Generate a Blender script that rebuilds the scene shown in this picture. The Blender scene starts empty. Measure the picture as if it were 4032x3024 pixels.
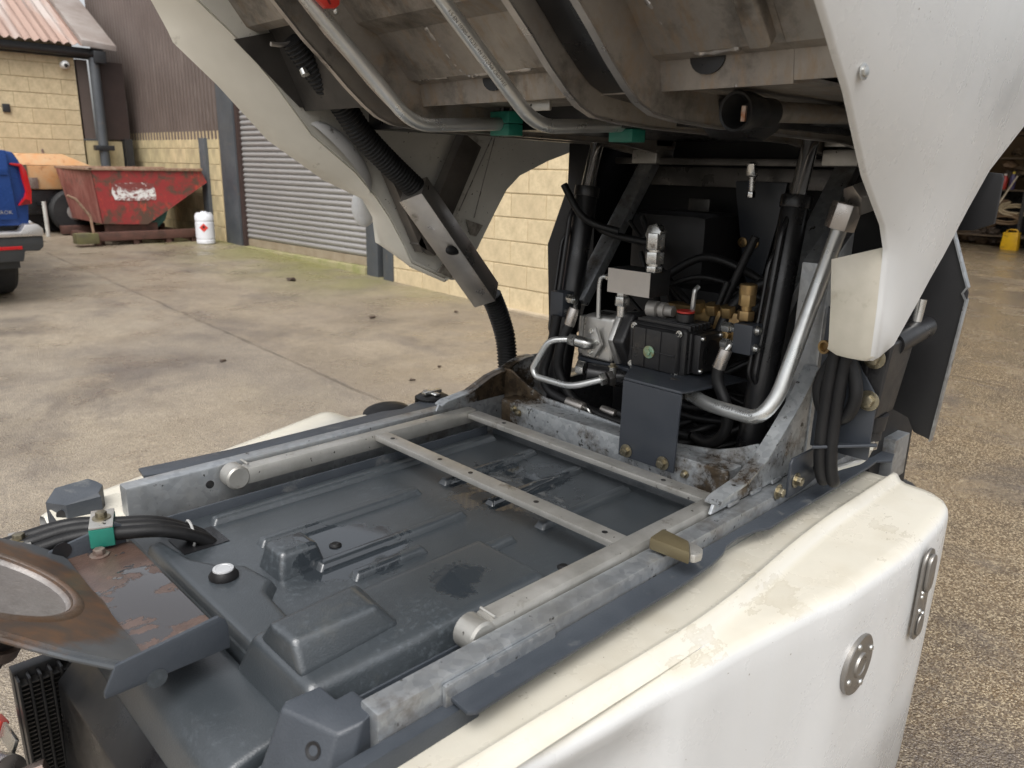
import bpy, bmesh, math, random
from mathutils import Vector, Matrix
random.seed(11)
sc = bpy.context.scene
col = sc.collection

# ---------------------------------------------------------------- camera
yaw, pitch, roll = math.radians(45.8), math.radians(15.85), math.radians(1.2)
fw = Vector((math.cos(yaw)*math.cos(pitch), math.sin(yaw)*math.cos(pitch), -math.sin(pitch)))
rt0 = fw.cross(Vector((0, 0, 1))).normalized(); up0 = rt0.cross(fw)
rt = math.cos(roll)*rt0 + math.sin(roll)*up0
up = -math.sin(roll)*rt0 + math.cos(roll)*up0
cd = bpy.data.cameras.new('camera'); cam = bpy.data.objects.new('camera', cd); col.objects.link(cam)
cam.matrix_world = Matrix(((rt.x, up.x, -fw.x, 0), (rt.y, up.y, -fw.y, 0), (rt.z, up.z, -fw.z, 1.5), (0, 0, 0, 1)))
cd.sensor_width = 36; cd.lens = 27.05; cd.clip_start = 0.02; cd.clip_end = 500
cd.dof.use_dof = True; cd.dof.focus_distance = 1.45; cd.dof.aperture_fstop = 8
sc.camera = cam

# ---------------------------------------------------------------- overcast daylight
SUN_EL, SUN_AZ = math.radians(58), math.radians(216)      # azimuth of the direction towards the sun, from +X
w = bpy.data.worlds.new('World'); sc.world = w; w.use_nodes = True
wn = w.node_tree; wn.nodes.clear()
sky = wn.nodes.new('ShaderNodeTexSky'); sky.sky_type = 'NISHITA'; sky.sun_disc = False
sky.sun_elevation = SUN_EL; sky.sun_rotation = math.pi/2 - SUN_AZ
sky.air_density = 1.0; sky.dust_density = 6.0; sky.ozone_density = 1.0
hs = wn.nodes.new('ShaderNodeHueSaturation'); hs.inputs['Saturation'].default_value = 0.20
bg = wn.nodes.new('ShaderNodeBackground'); bg.inputs['Strength'].default_value = 0.15
wo = wn.nodes.new('ShaderNodeOutputWorld')
wn.links.new(sky.outputs[0], hs.inputs['Color']); wn.links.new(hs.outputs[0], bg.inputs['Color']); wn.links.new(bg.outputs[0], wo.inputs[0])
sd = bpy.data.lights.new('sun', 'SUN'); sd.energy = 0.55; sd.angle = math.radians(60); sd.color = (1, .995, .985)
so = bpy.data.objects.new('sun', sd); col.objects.link(so); so.location = (-4, -3, 9)
sdir = Vector((math.cos(SUN_EL)*math.cos(SUN_AZ), math.cos(SUN_EL)*math.sin(SUN_AZ), math.sin(SUN_EL)))
so.rotation_euler = sdir.to_track_quat('Z', 'Y').to_euler()
sc.view_settings.view_transform = 'Standard'; sc.view_settings.look = 'None'
sc.view_settings.exposure = 0.78; sc.view_settings.gamma = 1; sc.view_settings.use_curve_mapping = False

# ---------------------------------------------------------------- materials
class NT:
    def __init__(s, name):
        s.m = bpy.data.materials.new(name); s.m.use_nodes = True
        s.t = s.m.node_tree; s.b = s.t.nodes['Principled BSDF']
        s.co = s.t.nodes.new('ShaderNodeTexCoord').outputs['Object']
    def n(s, typ, **kw):
        o = s.t.nodes.new(typ)
        for k, v in kw.items(): setattr(o, k, v)
        return o
    def put(s, sock, v):
        if hasattr(v, 'is_output'): s.t.links.new(v, sock)
        else: sock.default_value = (*v, 1) if isinstance(v, tuple) and len(v) == 3 and sock.type == 'RGBA' else v
    def noise(s, scale, detail=4, rough=.6, dist=0, stretch=None, off=None):
        co = s.co
        if stretch or off:
            mp = s.n('ShaderNodeMapping'); s.put(mp.inputs[0], co)
            if stretch: mp.inputs['Scale'].default_value = stretch
            if off: mp.inputs['Location'].default_value = off
            co = mp.outputs[0]
        x = s.n('ShaderNodeTexNoise'); s.put(x.inputs['Vector'], co)
        x.inputs['Scale'].default_value = scale; x.inputs['Detail'].default_value = detail
        x.inputs['Roughness'].default_value = rough; x.inputs['Distortion'].default_value = dist
        return x.outputs[0]
    def voro(s, scale, feature='F1', out=0, stretch=None):
        co = s.co
        if stretch:
            mp = s.n('ShaderNodeMapping'); s.put(mp.inputs[0], co); mp.inputs['Scale'].default_value = stretch; co = mp.outputs[0]
        x = s.n('ShaderNodeTexVoronoi', feature=feature); s.put(x.inputs['Vector'], co); x.inputs['Scale'].default_value = scale
        return x.outputs[out]
    def ramp(s, v, a, b, lo=0., hi=1.):
        r = s.n('ShaderNodeMapRange'); r.clamp = True
        s.put(r.inputs[0], v); r.inputs[1].default_value = a; r.inputs[2].default_value = b
        r.inputs[3].default_value = lo; r.inputs[4].default_value = hi
        return r.outputs[0]
    def mix(s, f, a, b, mode='MIX'):
        x = s.n('ShaderNodeMix', data_type='RGBA', blend_type=mode)
        s.put(x.inputs[0], f); s.put(x.inputs[6], a); s.put(x.inputs[7], b)
        return x.outputs[2]
    def math(s, op, a, b):
        x = s.n('ShaderNodeMath', operation=op); s.put(x.inputs[0], a); s.put(x.inputs[1], b); return x.outputs[0]
    def sep(s):
        x = s.n('ShaderNodeSeparateXYZ'); s.put(x.inputs[0], s.co); return x.outputs
    def near(s, c, r, soft=.4):          # soft ball mask round a place on the object
        x = s.n('ShaderNodeVectorMath', operation='DISTANCE'); s.put(x.inputs[0], s.co); x.inputs[1].default_value = c
        return s.ramp(x.outputs['Value'], r*(1-soft), r, 1, 0)
    def bump(s, h, strength=.2, dist=.01):
        x = s.n('ShaderNodeBump'); x.inputs['Strength'].default_value = strength; x.inputs['Distance'].default_value = dist
        s.put(x.inputs['Height'], h); s.t.links.new(x.outputs[0], s.b.inputs['Normal'])
    def out(s, color=None, rough=None, metal=0., spec=None, coat=0.):
        if color is not None: s.put(s.b.inputs['Base Color'], color)
        if rough is not None: s.put(s.b.inputs['Roughness'], rough)
        s.put(s.b.inputs['Metallic'], metal)
        if spec is not None: s.b.inputs['Specular IOR Level'].default_value = spec
        if coat: s.b.inputs['Coat Weight'].default_value = coat
        return s.m

def simple(name, c1, c2=None, rough=.5, metal=0., scale=6., bump=0., bscale=80., rvar=.12, dirt=None, damt=(.55, .7), dscale=9.):
    t = NT(name); c2 = c2 or tuple(x*.8 for x in c1)
    c = t.mix(t.ramp(t.noise(scale), .35, .65), c1, c2)
    if dirt: c = t.mix(t.ramp(t.noise(dscale, 6, .65, off=(3, 1, 7)), *damt), c, dirt)
    if bump: t.bump(t.noise(bscale, 3), bump, .004)
    return t.out(c, t.ramp(t.noise(scale*1.7, off=(5, 5, 5)), .3, .7, max(.02, rough-rvar), min(1, rough+rvar)), metal)

def m_galv():
    t = NT('galvanised_steel')
    v = t.voro(95, out=1); bw = t.n('ShaderNodeRGBToBW'); t.put(bw.inputs[0], v)
    c = t.mix(t.ramp(bw.outputs[0], .2, .9), (.32, .34, .36), (.44, .46, .475))
    c = t.mix(t.ramp(t.noise(7, 6, .7), .45, .75), c, (.33, .33, .32))
    c = t.mix(t.ramp(t.noise(5, 8, .7, off=(9, 2, 4)), .55, .70), c, (.12, .09, .06))
    c = t.mix(t.ramp(t.noise(60, 3, .6, off=(2, 2, 9)), .66, .72), c, (.05, .045, .04))
    return t.out(c, t.ramp(t.noise(30, 4), .3, .7, .28, .5), .75)
def m_galv_oily():
    t = NT('oily_galvanised_steel')
    v = t.voro(95, out=1); bw = t.n('ShaderNodeRGBToBW'); t.put(bw.inputs[0], v)
    c = t.mix(t.ramp(bw.outputs[0], .2, .9), (.34, .36, .375), (.47, .49, .50))
    oil = t.ramp(t.math('ADD', t.noise(11, 8, .72, off=(9, 2, 4)), t.math('MAXIMUM', t.math('MULTIPLY', t.near((1.26, 1.29, .96), .16, .8), .3), t.math('MULTIPLY', t.near((1.2, .70, .93), .14, .8), .2))), .53, .68)
    c = t.mix(oil, c, t.mix(t.ramp(t.noise(30, 5, .7), .4, .7), (.055, .042, .03), (.15, .11, .07)))
    c = t.mix(t.ramp(t.noise(70, 3, .6, off=(2, 2, 9)), .62, .70), c, (.04, .035, .03))
    return t.out(c, t.ramp(oil, 0, 1, .42, .22), .65)
def m_alu():
    t = NT('dull_aluminium')
    c = t.mix(t.ramp(t.noise(9, 6, .7), .35, .7), (.52, .51, .48), (.36, .35, .32))
    c = t.mix(t.ramp(t.noise(14, 8, .7, off=(1, 8, 4)), .6, .72), c, (.16, .13, .09))
    c = t.mix(t.ramp(t.noise(90, 2, .6, off=(4, 2, 9)), .70, .74), c, (.04, .035, .03))
    return t.out(c, t.ramp(t.noise(40, 4), .3, .7, .3, .5), .7)
def m_cover():
    t = NT('dark_moulded_plastic')
    pud = t.math('MULTIPLY', t.near((.60, 1.0, .89), .12, .5), 1.5)
    for c_, r_ in (((.98, 1.02, .89), .17), ((.63, .745, .934), .06)): pud = t.math('MAXIMUM', pud, t.near(c_, r_, .7))
    wn_ = t.math('ADD', t.noise(21, 7, .62, dist=.3), t.math('MULTIPLY', pud, .26)); wn_ = t.math('MINIMUM', wn_, t.ramp(pud, 0, .15, 0, 1))
    wet = t.ramp(wn_, .63, .69)
    c = t.mix(t.ramp(t.noise(6, 5, .6), .35, .65), (.028, .034, .039), (.038, .045, .051))
    c = t.mix(t.math('MULTIPLY', t.ramp(t.noise(110, 4, .7, off=(7, 1, 1)), .52, .75), t.ramp(t.noise(5, 4, off=(2, 6, 6)), .45, .65)), c, (.085, .10, .112))
    c = t.mix(t.ramp(t.noise(4.5, 8, .7, off=(1, 5, 1)), .62, .78), c, (.075, .076, .068))
    c = t.mix(wet, c, (.024, .029, .034))
    t.bump(t.math('MULTIPLY', t.noise(420, 2), t.ramp(wet, 0, 1, 1, .05)), .22, .002)
    return t.out(c, t.mix(wet, (.33, .33, .33), (.04, .04, .04)), 0, 1.0)
def m_grp():
    t = NT('white_moulded_panel')
    z = t.sep()[2]
    up_ = t.n('ShaderNodeNewGeometry').outputs['Normal']
    sx = t.n('ShaderNodeSeparateXYZ'); t.put(sx.inputs[0], up_)
    top = t.ramp(sx.outputs[2], .45, .95)
    c = t.mix(t.ramp(t.noise(3, 4), .3, .7), (.56, .565, .56), (.525, .53, .525))
    cream = t.mix(t.ramp(t.noise(5, 6, .65), .35, .7), (.555, .52, .43), (.50, .47, .39))
    c = t.mix(t.math('MULTIPLY', top, .9), c, cream)
    grime = t.math('MULTIPLY', t.ramp(t.noise(9, 4, .55, off=(3, 3, 0)), .48, .85), t.ramp(sx.outputs[2], .3, .8, .0, .5))
    c = t.mix(grime, c, (.36, .31, .22))
    run = t.math('MULTIPLY', t.ramp(t.noise(20, 3, .5, stretch=(1, 1, .05), off=(4, 1, 1)), .45, .85), t.ramp(sx.outputs[2], .1, .5, .10, 0))
    c = t.mix(run, c, (.40, .385, .34))
    st = t.math('ADD', t.math('MULTIPLY', t.math('MAXIMUM', t.near((1.36, .425, .885), .08, .9), t.math('MAXIMUM', t.near((1.0, .44, .885), .09, .8), t.near((.80, .455, .885), .07, .8))), .25), t.noise(38, 7, .65, stretch=(.5, 1, 1)))
    pool = t.math('MULTIPLY', t.ramp(st, .665, .675), t.ramp(st, .668, .74, 1, .35)); pool = t.math('MULTIPLY', pool, t.ramp(sx.outputs[2], .5, .8))
    c = t.mix(t.math('MULTIPLY', pool, .5), c, (.38, .34, .26))
    c = t.mix(t.ramp(t.noise(130, 2, .5), .755, .77), c, (.16, .13, .1))
    t.bump(t.noise(260, 2), .06, .002)
    return t.out(c, t.mix(pool, t.ramp(t.noise(8, 5), .3, .7, .20, .38), (.06, .06, .06)), 0, .5)
def m_grp_in():
    t = NT('dull_panel_inside')
    c = t.mix(t.ramp(t.noise(5, 6, .65), .35, .7), (.60, .58, .52), (.48, .47, .42))
    c = t.mix(t.ramp(t.noise(9, 8, .72, off=(6, 3, 0)), .60, .72), c, (.20, .17, .13))
    c = t.mix(t.ramp(t.noise(120, 2, .5), .71, .75), c, (.08, .07, .06))
    return t.out(c, .55, 0, .4)
def m_hopper():
    t = NT('stained_hopper_steel')
    c = t.mix(t.ramp(t.noise(5, 7, .7), .35, .68), (.34, .31, .27), (.215, .195, .175))
    c = t.mix(t.ramp(t.noise(16, 6, .7, stretch=(1, 3.5, 1)), .5, .72), c, (.27, .20, .135))
    c = t.mix(t.ramp(t.noise(7, 8, .7, off=(2, 7, 3)), .52, .72), c, (.045, .04, .034))
    t.bump(t.noise(60, 4), .08, .003)
    return t.out(c, t.ramp(t.noise(20, 4), .3, .7, .36, .6), .55)
def m_rust():
    t = NT('rusty_wet_plate')
    n = t.math('ADD', t.noise(22, 8, .6, stretch=(.7, 1.0, 1)), t.math('MULTIPLY', t.near((.325, 1.0, .92), .14, .75), .22))
    n = t.math('SUBTRACT', n, t.math('MULTIPLY', t.near((.31, .865, .92), .05, .3), .3))
    wet = t.ramp(n, .60, .615)
    c = t.mix(t.ramp(t.noise(30, 8, .75), .35, .7), (.060, .036, .028), (.105, .066, .05))
    c = t.mix(t.ramp(t.noise(14, 6, .7, off=(2, 4, 4)), .60, .75), c, (.30, .10, .035))
    c = t.mix(wet, c, (.045, .042, .043))
    t.bump(t.math('MULTIPLY', t.noise(200, 5), t.ramp(wet, 0, 1, 1, 0)), .3, .003)
    return t.out(c, t.mix(wet, (.30, .30, .30), (.02, .02, .02)), 0, 1.0)
def m_dish():
    t = NT('rusty_scoured_steel')
    inn = t.near((.12, 1.042, 1.0), .108, .06)
    c = t.mix(t.ramp(t.noise(34, 8, .75), .35, .7), t.mix(inn, (.13, .10, .08), (.27, .255, .245)), t.mix(inn, (.08, .058, .045), (.17, .155, .148)))
    c = t.mix(t.ramp(t.noise(60, 6, .7, off=(2, 4, 4)), .60, .75), c, (.36, .33, .30))
    c = t.mix(t.math('MULTIPLY', t.ramp(t.noise(9, 6, .7, off=(8, 1, 4)), .50, .66), t.ramp(inn, 0, 1, 1, .08)), c, (.115, .068, .042))
    t.bump(t.noise(160, 5), .3, .003)
    return t.out(c, .42, .25)
def m_slope():
    t = NT('painted_outlet_steel')
    rst = t.ramp(t.math('ADD', t.near((.12, 1.042, 1.0), .205, .3), t.math('MULTIPLY', t.math('SUBTRACT', t.noise(40, 6, .7), .5), .9)), .35, .65)
    c = t.mix(t.ramp(t.noise(9, 5, .6), .35, .65), (.075, .083, .092), (.11, .118, .125))
    c = t.mix(rst, c, t.mix(t.ramp(t.noise(30, 6, .7), .4, .7), (.070, .052, .042), (.15, .075, .035)))
    return t.out(c, .35, .2)
SLOPE = m_slope()
GALV = m_galv(); GALVO = m_galv_oily(); ALU = m_alu(); COVER = m_cover(); GRP = m_grp(); GRPIN = m_grp_in(); HOP = m_hopper(); RUST = m_rust(); DISH = m_dish()
TRIM = simple('grey_trim_plastic', (.032, .038, .047), (.044, .051, .061), .42, scale=7, bump=.15, bscale=300, dirt=(.17, .17, .16), damt=(.62, .8), dscale=14)
BRK = simple('slate_painted_steel', (.028, .033, .041), (.037, .042, .051), .42, scale=5, bump=.04, dirt=(.09, .08, .07), damt=(.66, .75))
BLACK = simple('black_painted_steel', (.008, .008, .009), (.012, .012, .013), .33, scale=9, dirt=(.05, .045, .04), damt=(.62, .75), dscale=12)
CAST = simple('black_cast_alloy', (.014, .014, .015), (.021, .021, .022), .38, scale=12, bump=.12, bscale=240, dirt=(.045, .04, .034), damt=(.6, .75))
RUB = simple('black_rubber', (.0065, .0065, .007), (.011, .011, .0115), .48, scale=14, bump=.1, bscale=350)
RUB.node_tree.nodes['Principled BSDF'].inputs['Specular IOR Level'].default_value = .3
STEEL = simple('bright_plated_steel', (.62, .62, .60), (.48, .48, .46), .26, .95, scale=18, dirt=(.12, .09, .06), damt=(.64, .74), dscale=25)
TUBE = simple('zinc_plated_tube', (.58, .59, .58), (.46, .47, .46), .33, .8, scale=8, dirt=(.2, .18, .15), damt=(.64, .78), dscale=20)
CHROME = simple('polished_rod', (.6, .6, .6), (.55, .55, .55), .12, 1.)
BRASS = simple('dull_brass', (.36, .25, .11), (.24, .16, .08), .4, .8, scale=30, dirt=(.07, .05, .03), damt=(.55, .75))
ZINC = simple('yellow_zinc_bolt', (.34, .305, .22), (.22, .195, .14), .36, .9, scale=60, dirt=(.10, .08, .05), damt=(.58, .7), dscale=60)
ALUC = simple('cast_aluminium', (.58, .57, .54), (.46, .45, .43), .36, .8, scale=20, bump=.08, dirt=(.2, .18, .15), damt=(.62, .75), dscale=25)
BLK_FACE = simple('milled_alloy_block', (.50, .47, .43), (.44, .41, .38), .45, .35, scale=12, dirt=(.2, .17, .14), damt=(.66, .72))
GREEN = simple('green_clamp_plastic', (.010, .13, .095), (.014, .17, .125), .45, scale=20)
RED = simple('red_plastic', (.45, .03, .02), (.36, .025, .02), .4)
BOLTR = simple('rusty_bolt', (.17, .12, .10), (.26, .21, .18), .4, .5, scale=60)
PATINA = simple('green_patina_brass', (.22, .40, .30), (.30, .26, .12), .5, .4, scale=90)
DARKM = simple('dark_wet_steel', (.05, .048, .045), (.09, .085, .08), .35, .5, scale=14)
STAIN = simple('brushed_stainless', (.46, .43, .40), (.34, .32, .30), .34, .85, scale=10, dirt=(.08, .07, .06), damt=(.62, .74))

# ---------------------------------------------------------------- mesh helpers
V = Vector
class B:
    def __init__(s): s.b = bmesh.new()
    def face(s, pts):
        return s.b.faces.new([s.b.verts.new(p) for p in pts])
    def box(s, a, c):
        (x0, y0, z0), (x1, y1, z1) = a, c
        v = [s.b.verts.new(p) for p in ((x0,y0,z0),(x1,y0,z0),(x1,y1,z0),(x0,y1,z0),(x0,y0,z1),(x1,y0,z1),(x1,y1,z1),(x0,y1,z1))]
        for f in ((0,3,2,1),(4,5,6,7),(0,1,5,4),(1,2,6,5),(2,3,7,6),(3,0,4,7)): s.b.faces.new([v[i] for i in f])
        return s
    def hexa(s, bot, top):           # eight free corners: bottom ring, top ring
        n = len(bot); a = [s.b.verts.new(p) for p in bot]; c = [s.b.verts.new(p) for p in top]
        s.b.faces.new(a[::-1]); s.b.faces.new(c)
        for i in range(n): j = (i+1) % n; s.b.faces.new((a[i], a[j], c[j], c[i]))
        return s
    def prism(s, poly, axis, a, c):  # outline extruded along an axis
        f = {'x': lambda p, t: (t, p[0], p[1]), 'y': lambda p, t: (p[0], t, p[1]), 'z': lambda p, t: (p[0], p[1], t)}[axis]
        return s.hexa([f(p, a) for p in poly], [f(p, c) for p in poly])
    def obar(s, p, q, wv, h):        # square bar from p to q; wv = side vector (half width), h = half height
        p, q, wv = V(p), V(q), V(wv); d = (q-p).normalized(); hv = d.cross(wv).normalized()*h
        r = lambda o: [o-wv-hv, o+wv-hv, o+wv+hv, o-wv+hv]
        return s.hexa(r(p), r(q))
    def cyl(s, p, q, r, r2=None, n=20, cap=True):
        p, q = V(p), V(q); d = (q-p).normalized(); r2 = r if r2 is None else r2
        u = d.orthogonal().normalized(); v = d.cross(u)
        A = [s.b.verts.new(p+(u*math.cos(2*math.pi*i/n)+v*math.sin(2*math.pi*i/n))*r) for i in range(n)]
        C = [s.b.verts.new(q+(u*math.cos(2*math.pi*i/n)+v*math.sin(2*math.pi*i/n))*r2) for i in range(n)]
        for i in range(n): j = (i+1) % n; s.b.faces.new((A[i], A[j], C[j], C[i]))
        if cap: s.b.faces.new(A[::-1]); s.b.faces.new(C)
        return s
    def lathe(s, p, d, prof, n=24):  # prof: list of (distance along d, radius)
        p, d = V(p), V(d).normalized(); u = d.orthogonal().normalized(); v = d.cross(u); rings = []
        for t, r in prof:
            rings.append([s.b.verts.new(p+d*t+(u*math.cos(2*math.pi*i/n)+v*math.sin(2*math.pi*i/n))*max(r, 1e-5)) for i in range(n)])
        for A, C in zip(rings, rings[1:]):
            for i in range(n): j = (i+1) % n; s.b.faces.new((A[i], A[j], C[j], C[i]))
        s.b.faces.new(rings[0][::-1]); s.b.faces.new(rings[-1])
        return s
    def tube(s, pts, r, n=12, rad=.03, seg=7, cap=True):
        pts = fillet(pts, rad, seg); rings = []; u = None
        for i, p in enumerate(pts):
            d = ((pts[i+1] if i < len(pts)-1 else p)-(pts[i-1] if i else p)).normalized()
            if u is None: u = d.orthogonal().normalized()
            u = (u-d*u.dot(d)).normalized(); v = d.cross(u)
            rr = r(i/(len(pts)-1)) if callable(r) else r
            rings.append([s.b.verts.new(p+(u*math.cos(2*math.pi*k/n)+v*math.sin(2*math.pi*k/n))*rr) for k in range(n)])
        for A, C in zip(rings, rings[1:]):
            for i in range(n): j = (i+1) % n; s.b.faces.new((A[i], A[j], C[j], C[i]))
        if cap: s.b.faces.new(rings[0][::-1]); s.b.faces.new(rings[-1])
        return s
    def grid(s, rows, closed=False):
        R = [[s.b.verts.new(p) for p in r] for r in rows]
        for a, c in zip(R, R[1:]):
            m = len(a)
            for i in range(m if closed else m-1): j = (i+1) % m; s.b.faces.new((a[i], a[j], c[j], c[i]))
        return s
    def ball(s, c, r, sc_=(1,1,1), u=16, v=10, rot=None):
        M = Matrix.Translation(c) @ (rot or Matrix()) @ Matrix.Diagonal((*[r*k for k in sc_], 1))
        bmesh.ops.create_uvsphere(s.b, u_segments=u, v_segments=v, radius=1, matrix=M); return s
    def hexn(s, p, d, r, h): return s.cyl(p, V(p)+V(d).normalized()*h, r, n=6)
    def solid(s, th):
        bmesh.ops.recalc_face_normals(s.b, faces=s.b.faces)
        bmesh.ops.solidify(s.b, geom=list(s.b.faces), thickness=th); return s

def fillet(pts, rad, seg=6):
    pts = [V(p) for p in pts]; out = [pts[0]]
    for a, p, c in zip(pts, pts[1:], pts[2:]):
        d0, d1 = (a-p), (c-p); t = min(rad, d0.length*.48, d1.length*.48)
        p0, p1 = p+d0.normalized()*t, p+d1.normalized()*t
        if d0.angle(-d1) < .03: out.append(p); continue
        for i in range(seg+1): u = i/seg; out.append(p0*(1-u)**2+p*2*u*(1-u)+p1*u*u)
    return out+[pts[-1]]
def smoothpath(pts, k=6):            # curve through the points
    pts = [V(p) for p in pts]; out = []
    for i in range(len(pts)-1):
        p0, p1, p2, p3 = pts[max(i-1, 0)], pts[i], pts[i+1], pts[min(i+2, len(pts)-1)]
        for j in range(k):
            t = j/k; out.append(.5*((2*p1)+(p2-p0)*t+(2*p0-5*p1+4*p2-p3)*t*t+(3*p1-p0-3*p2+p3)*t**3))
    return out+[pts[-1]]
def lerp(x, tab):
    if x <= tab[0][0]: return tab[0][1]
    for (a, ya), (c, yc_) in zip(tab, tab[1:]):
        if x <= c:
            t = (x-a)/(c-a); return ya+(yc_-ya)*t
    return tab[-1][1]

def obj(name, b, m, parent=None, bevel=0., seg=2, ang=35, recalc=True):
    bm = b.b if isinstance(b, B) else b
    if recalc: bmesh.ops.recalc_face_normals(bm, faces=bm.faces)
    if bevel:
        es = [e for e in bm.edges if len(e.link_faces) == 2 and e.calc_face_angle(0) > math.radians(28)]
        bmesh.ops.bevel(bm, geom=es, offset=bevel, segments=seg, affect='EDGES', clamp_overlap=True, profile=.6)
    lim = math.radians(ang)
    for f in bm.faces: f.smooth = True
    for e in bm.edges: e.smooth = len(e.link_faces) == 2 and e.calc_face_angle(0) < lim
    me = bpy.data.meshes.new(name); bm.to_mesh(me); bm.free()
    for x in (m if isinstance(m, (list, tuple)) else [m]): me.materials.append(x)
    o = bpy.data.objects.new(name, me); col.objects.link(o)
    if parent is not None:
        o.parent = parent
        q = parent
        while q is not None: o.location -= q.location; q = q.parent      # meshes are written in world coordinates
    return o
def thing(name, label, cat, loc=(0,0,0), group=None):
    o = bpy.data.objects.new(name, None); col.objects.link(o); o.location = loc; o.empty_display_size = .1
    return tag(o, label, cat, group)
def tag(o, label, cat, group=None):
    o['label'] = label; o['category'] = cat
    if group: o['group'] = group
    return o
def struct(o): o['kind'] = 'structure'; return o
def inst(src, name, parent, M):      # a piece that shares its mesh
    o = bpy.data.objects.new(name, src); col.objects.link(o); o.matrix_world = M
    if parent is not None:
        o.parent = parent
        if parent.location.length: o.location -= parent.location
    return o
YC = 0.97
def mir(p): return (p[0], 2*YC-p[1], p[2])

# ================================================================= the yard
def gz(y): return .03*min(max(y-1, 0), 14)
def m_ground():
    t = NT('wet_yard_concrete'); x, y, z = t.sep()
    right = t.ramp(t.math('ADD', t.math('SUBTRACT', x, t.math('MULTIPLY', y, .9)), t.math('MULTIPLY', t.noise(.9, 5), 1.6)), .5, 2.6)
    c = t.mix(t.ramp(t.noise(1.3, 7, .65), .35, .7), (.35, .298, .225), (.21, .172, .128))
    c = t.mix(t.math('MULTIPLY', t.ramp(t.noise(17, 8, .75, off=(6, 2, 2)), .42, .68), .55), c, (.16, .13, .10))
    c = t.mix(t.math('MULTIPLY', t.ramp(t.noise(70, 4, .8, off=(1, 2, 2)), .50, .62), .45), c, (.11, .085, .06))
    c = t.mix(t.math('MULTIPLY', t.ramp(t.noise(85, 4, .8, off=(8, 2, 2)), .56, .66), .5), c, (.42, .37, .30))
    c = t.mix(t.ramp(t.noise(.55, 5, .6, off=(4, 1, 2)), .45, .65), c, (.165, .14, .115))
    slab = t.ramp(x, 2.57, 2.60)
    c = t.mix(t.math('MULTIPLY', slab, .35), c, (.19, .145, .10))
    brown = t.mix(t.ramp(t.noise(2.2, 7, .65, off=(2, 2, 2)), .35, .65), (.175, .122, .068), (.108, .077, .047))
    c = t.mix(right, c, brown)
    # aggregate
    pc = t.voro(190, out=1); bw = t.n('ShaderNodeRGBToBW'); t.put(bw.inputs[0], pc)
    c = t.mix(t.math('MULTIPLY', t.ramp(t.math('ABSOLUTE', t.math('SUBTRACT', bw.outputs[0], .5), 0), .08, .26, .0, .68), t.ramp(right, 0, 1, .35, 1)), c, t.mix(t.ramp(bw.outputs[0], .4, .6), (.075, .055, .035), (.52, .43, .29)))
    # oily stains and moss by the wall
    c = t.mix(t.math('MULTIPLY', t.ramp(t.noise(.8, 8, .7, off=(7, 3, 1), dist=.4), .50, .66), .7), c, (.095, .08, .07))
    c = t.mix(t.math('MULTIPLY', t.ramp(t.noise(2.6, 8, .75, stretch=(1, .35, 1), off=(1, 3, 1)), .55, .7), .6), c, (.12, .10, .085))
    moss = t.math('MULTIPLY', t.ramp(x, 3.5, 5.0), t.ramp(t.noise(1.1, 5, .6, off=(1, 9, 1)), .32, .56))
    moss = t.math('MULTIPLY', moss, t.ramp(y, 5.5, 7.5))
    c = t.mix(t.math('MULTIPLY', moss, .75), c, (.175, .17, .045))
    # joints and a long crack
    wob = t.math('MULTIPLY', t.math('SUBTRACT', t.noise(3, 6, .7), .5), .10)
    def line(v, at, wd): return t.ramp(t.math('ABSOLUTE', t.math('SUBTRACT', t.math('ADD', v, wob), at), 0), wd*.4, wd, 1, 0)
    ln = t.math('MULTIPLY', line(x, 2.6, .022), t.ramp(y, 2.2, 3.0))
    for v, at, wd in ((x, 6.4, .03), (y, 8.2, .012), (x, -1.6, .02)): ln = t.math('MAXIMUM', ln, line(v, at, wd))
    c = t.mix(t.math('MULTIPLY', ln, t.ramp(t.noise(4, 4, off=(1, 2, 3)), .35, .65, .1, .65)), c, (.06, .05, .04))
    h = t.math('ADD', t.math('MULTIPLY', t.voro(150), .9), t.noise(75, 5))
    wet = t.ramp(t.math('ADD', t.noise(1.7, 6, .65, off=(5, 5, 3)), t.math('MULTIPLY', right, .16)), .42, .66)
    t.bump(t.math('SUBTRACT', h, t.math('MULTIPLY', ln, 1.)), .8, .006)
    return t.out(c, t.ramp(wet, 0, 1, .60, .16), 0, .6)
GROUND = m_ground()
b = B(); ys = [-150, -40, -10, -3, 0, 1, 3, 6, 10, 15, 40, 150]; xs = [-150, -30, -6, 0, 6, 15, 40, 200]
b.grid([[(x, y, gz(y)) for x in xs] for y in ys])
o = obj('ground', b, GROUND, ang=80); struct(o)

BLOCKM = None
def m_block():
    t = NT('cream_concrete_block')
    r = t.n('ShaderNodeObjectInfo').outputs['Random']
    c = t.mix(r, (.52, .42, .265), (.61, .505, .325))
    c = t.mix(t.ramp(t.noise(9, 6, .7), .40, .7), c, (.43, .35, .22))
    c = t.mix(t.ramp(t.noise(90, 3, .6), .62, .72), c, (.36, .28, .16))
    t.bump(t.noise(120, 4), .25, .004)
    return t.out(c, .85, 0, .3)
BLOCKM = m_block()
MORTAR = simple('sandy_mortar', (.42, .33, .19), (.34, .27, .16), .9, scale=8, bump=.2)
def m_stained():
    t = NT('weathered_low_block')
    r = t.n('ShaderNodeObjectInfo').outputs['Random']
    c = t.mix(r, (.46, .38, .22), (.58, .47, .28))
    c = t.mix(t.ramp(t.noise(6, 7, .7, stretch=(1, 1, .35)), .42, .66), c, (.30, .25, .15))
    t.bump(t.noise(120, 4), .25, .004)
    return t.out(c, .85, 0, .3)
BLOCKS = m_stained()
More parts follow.
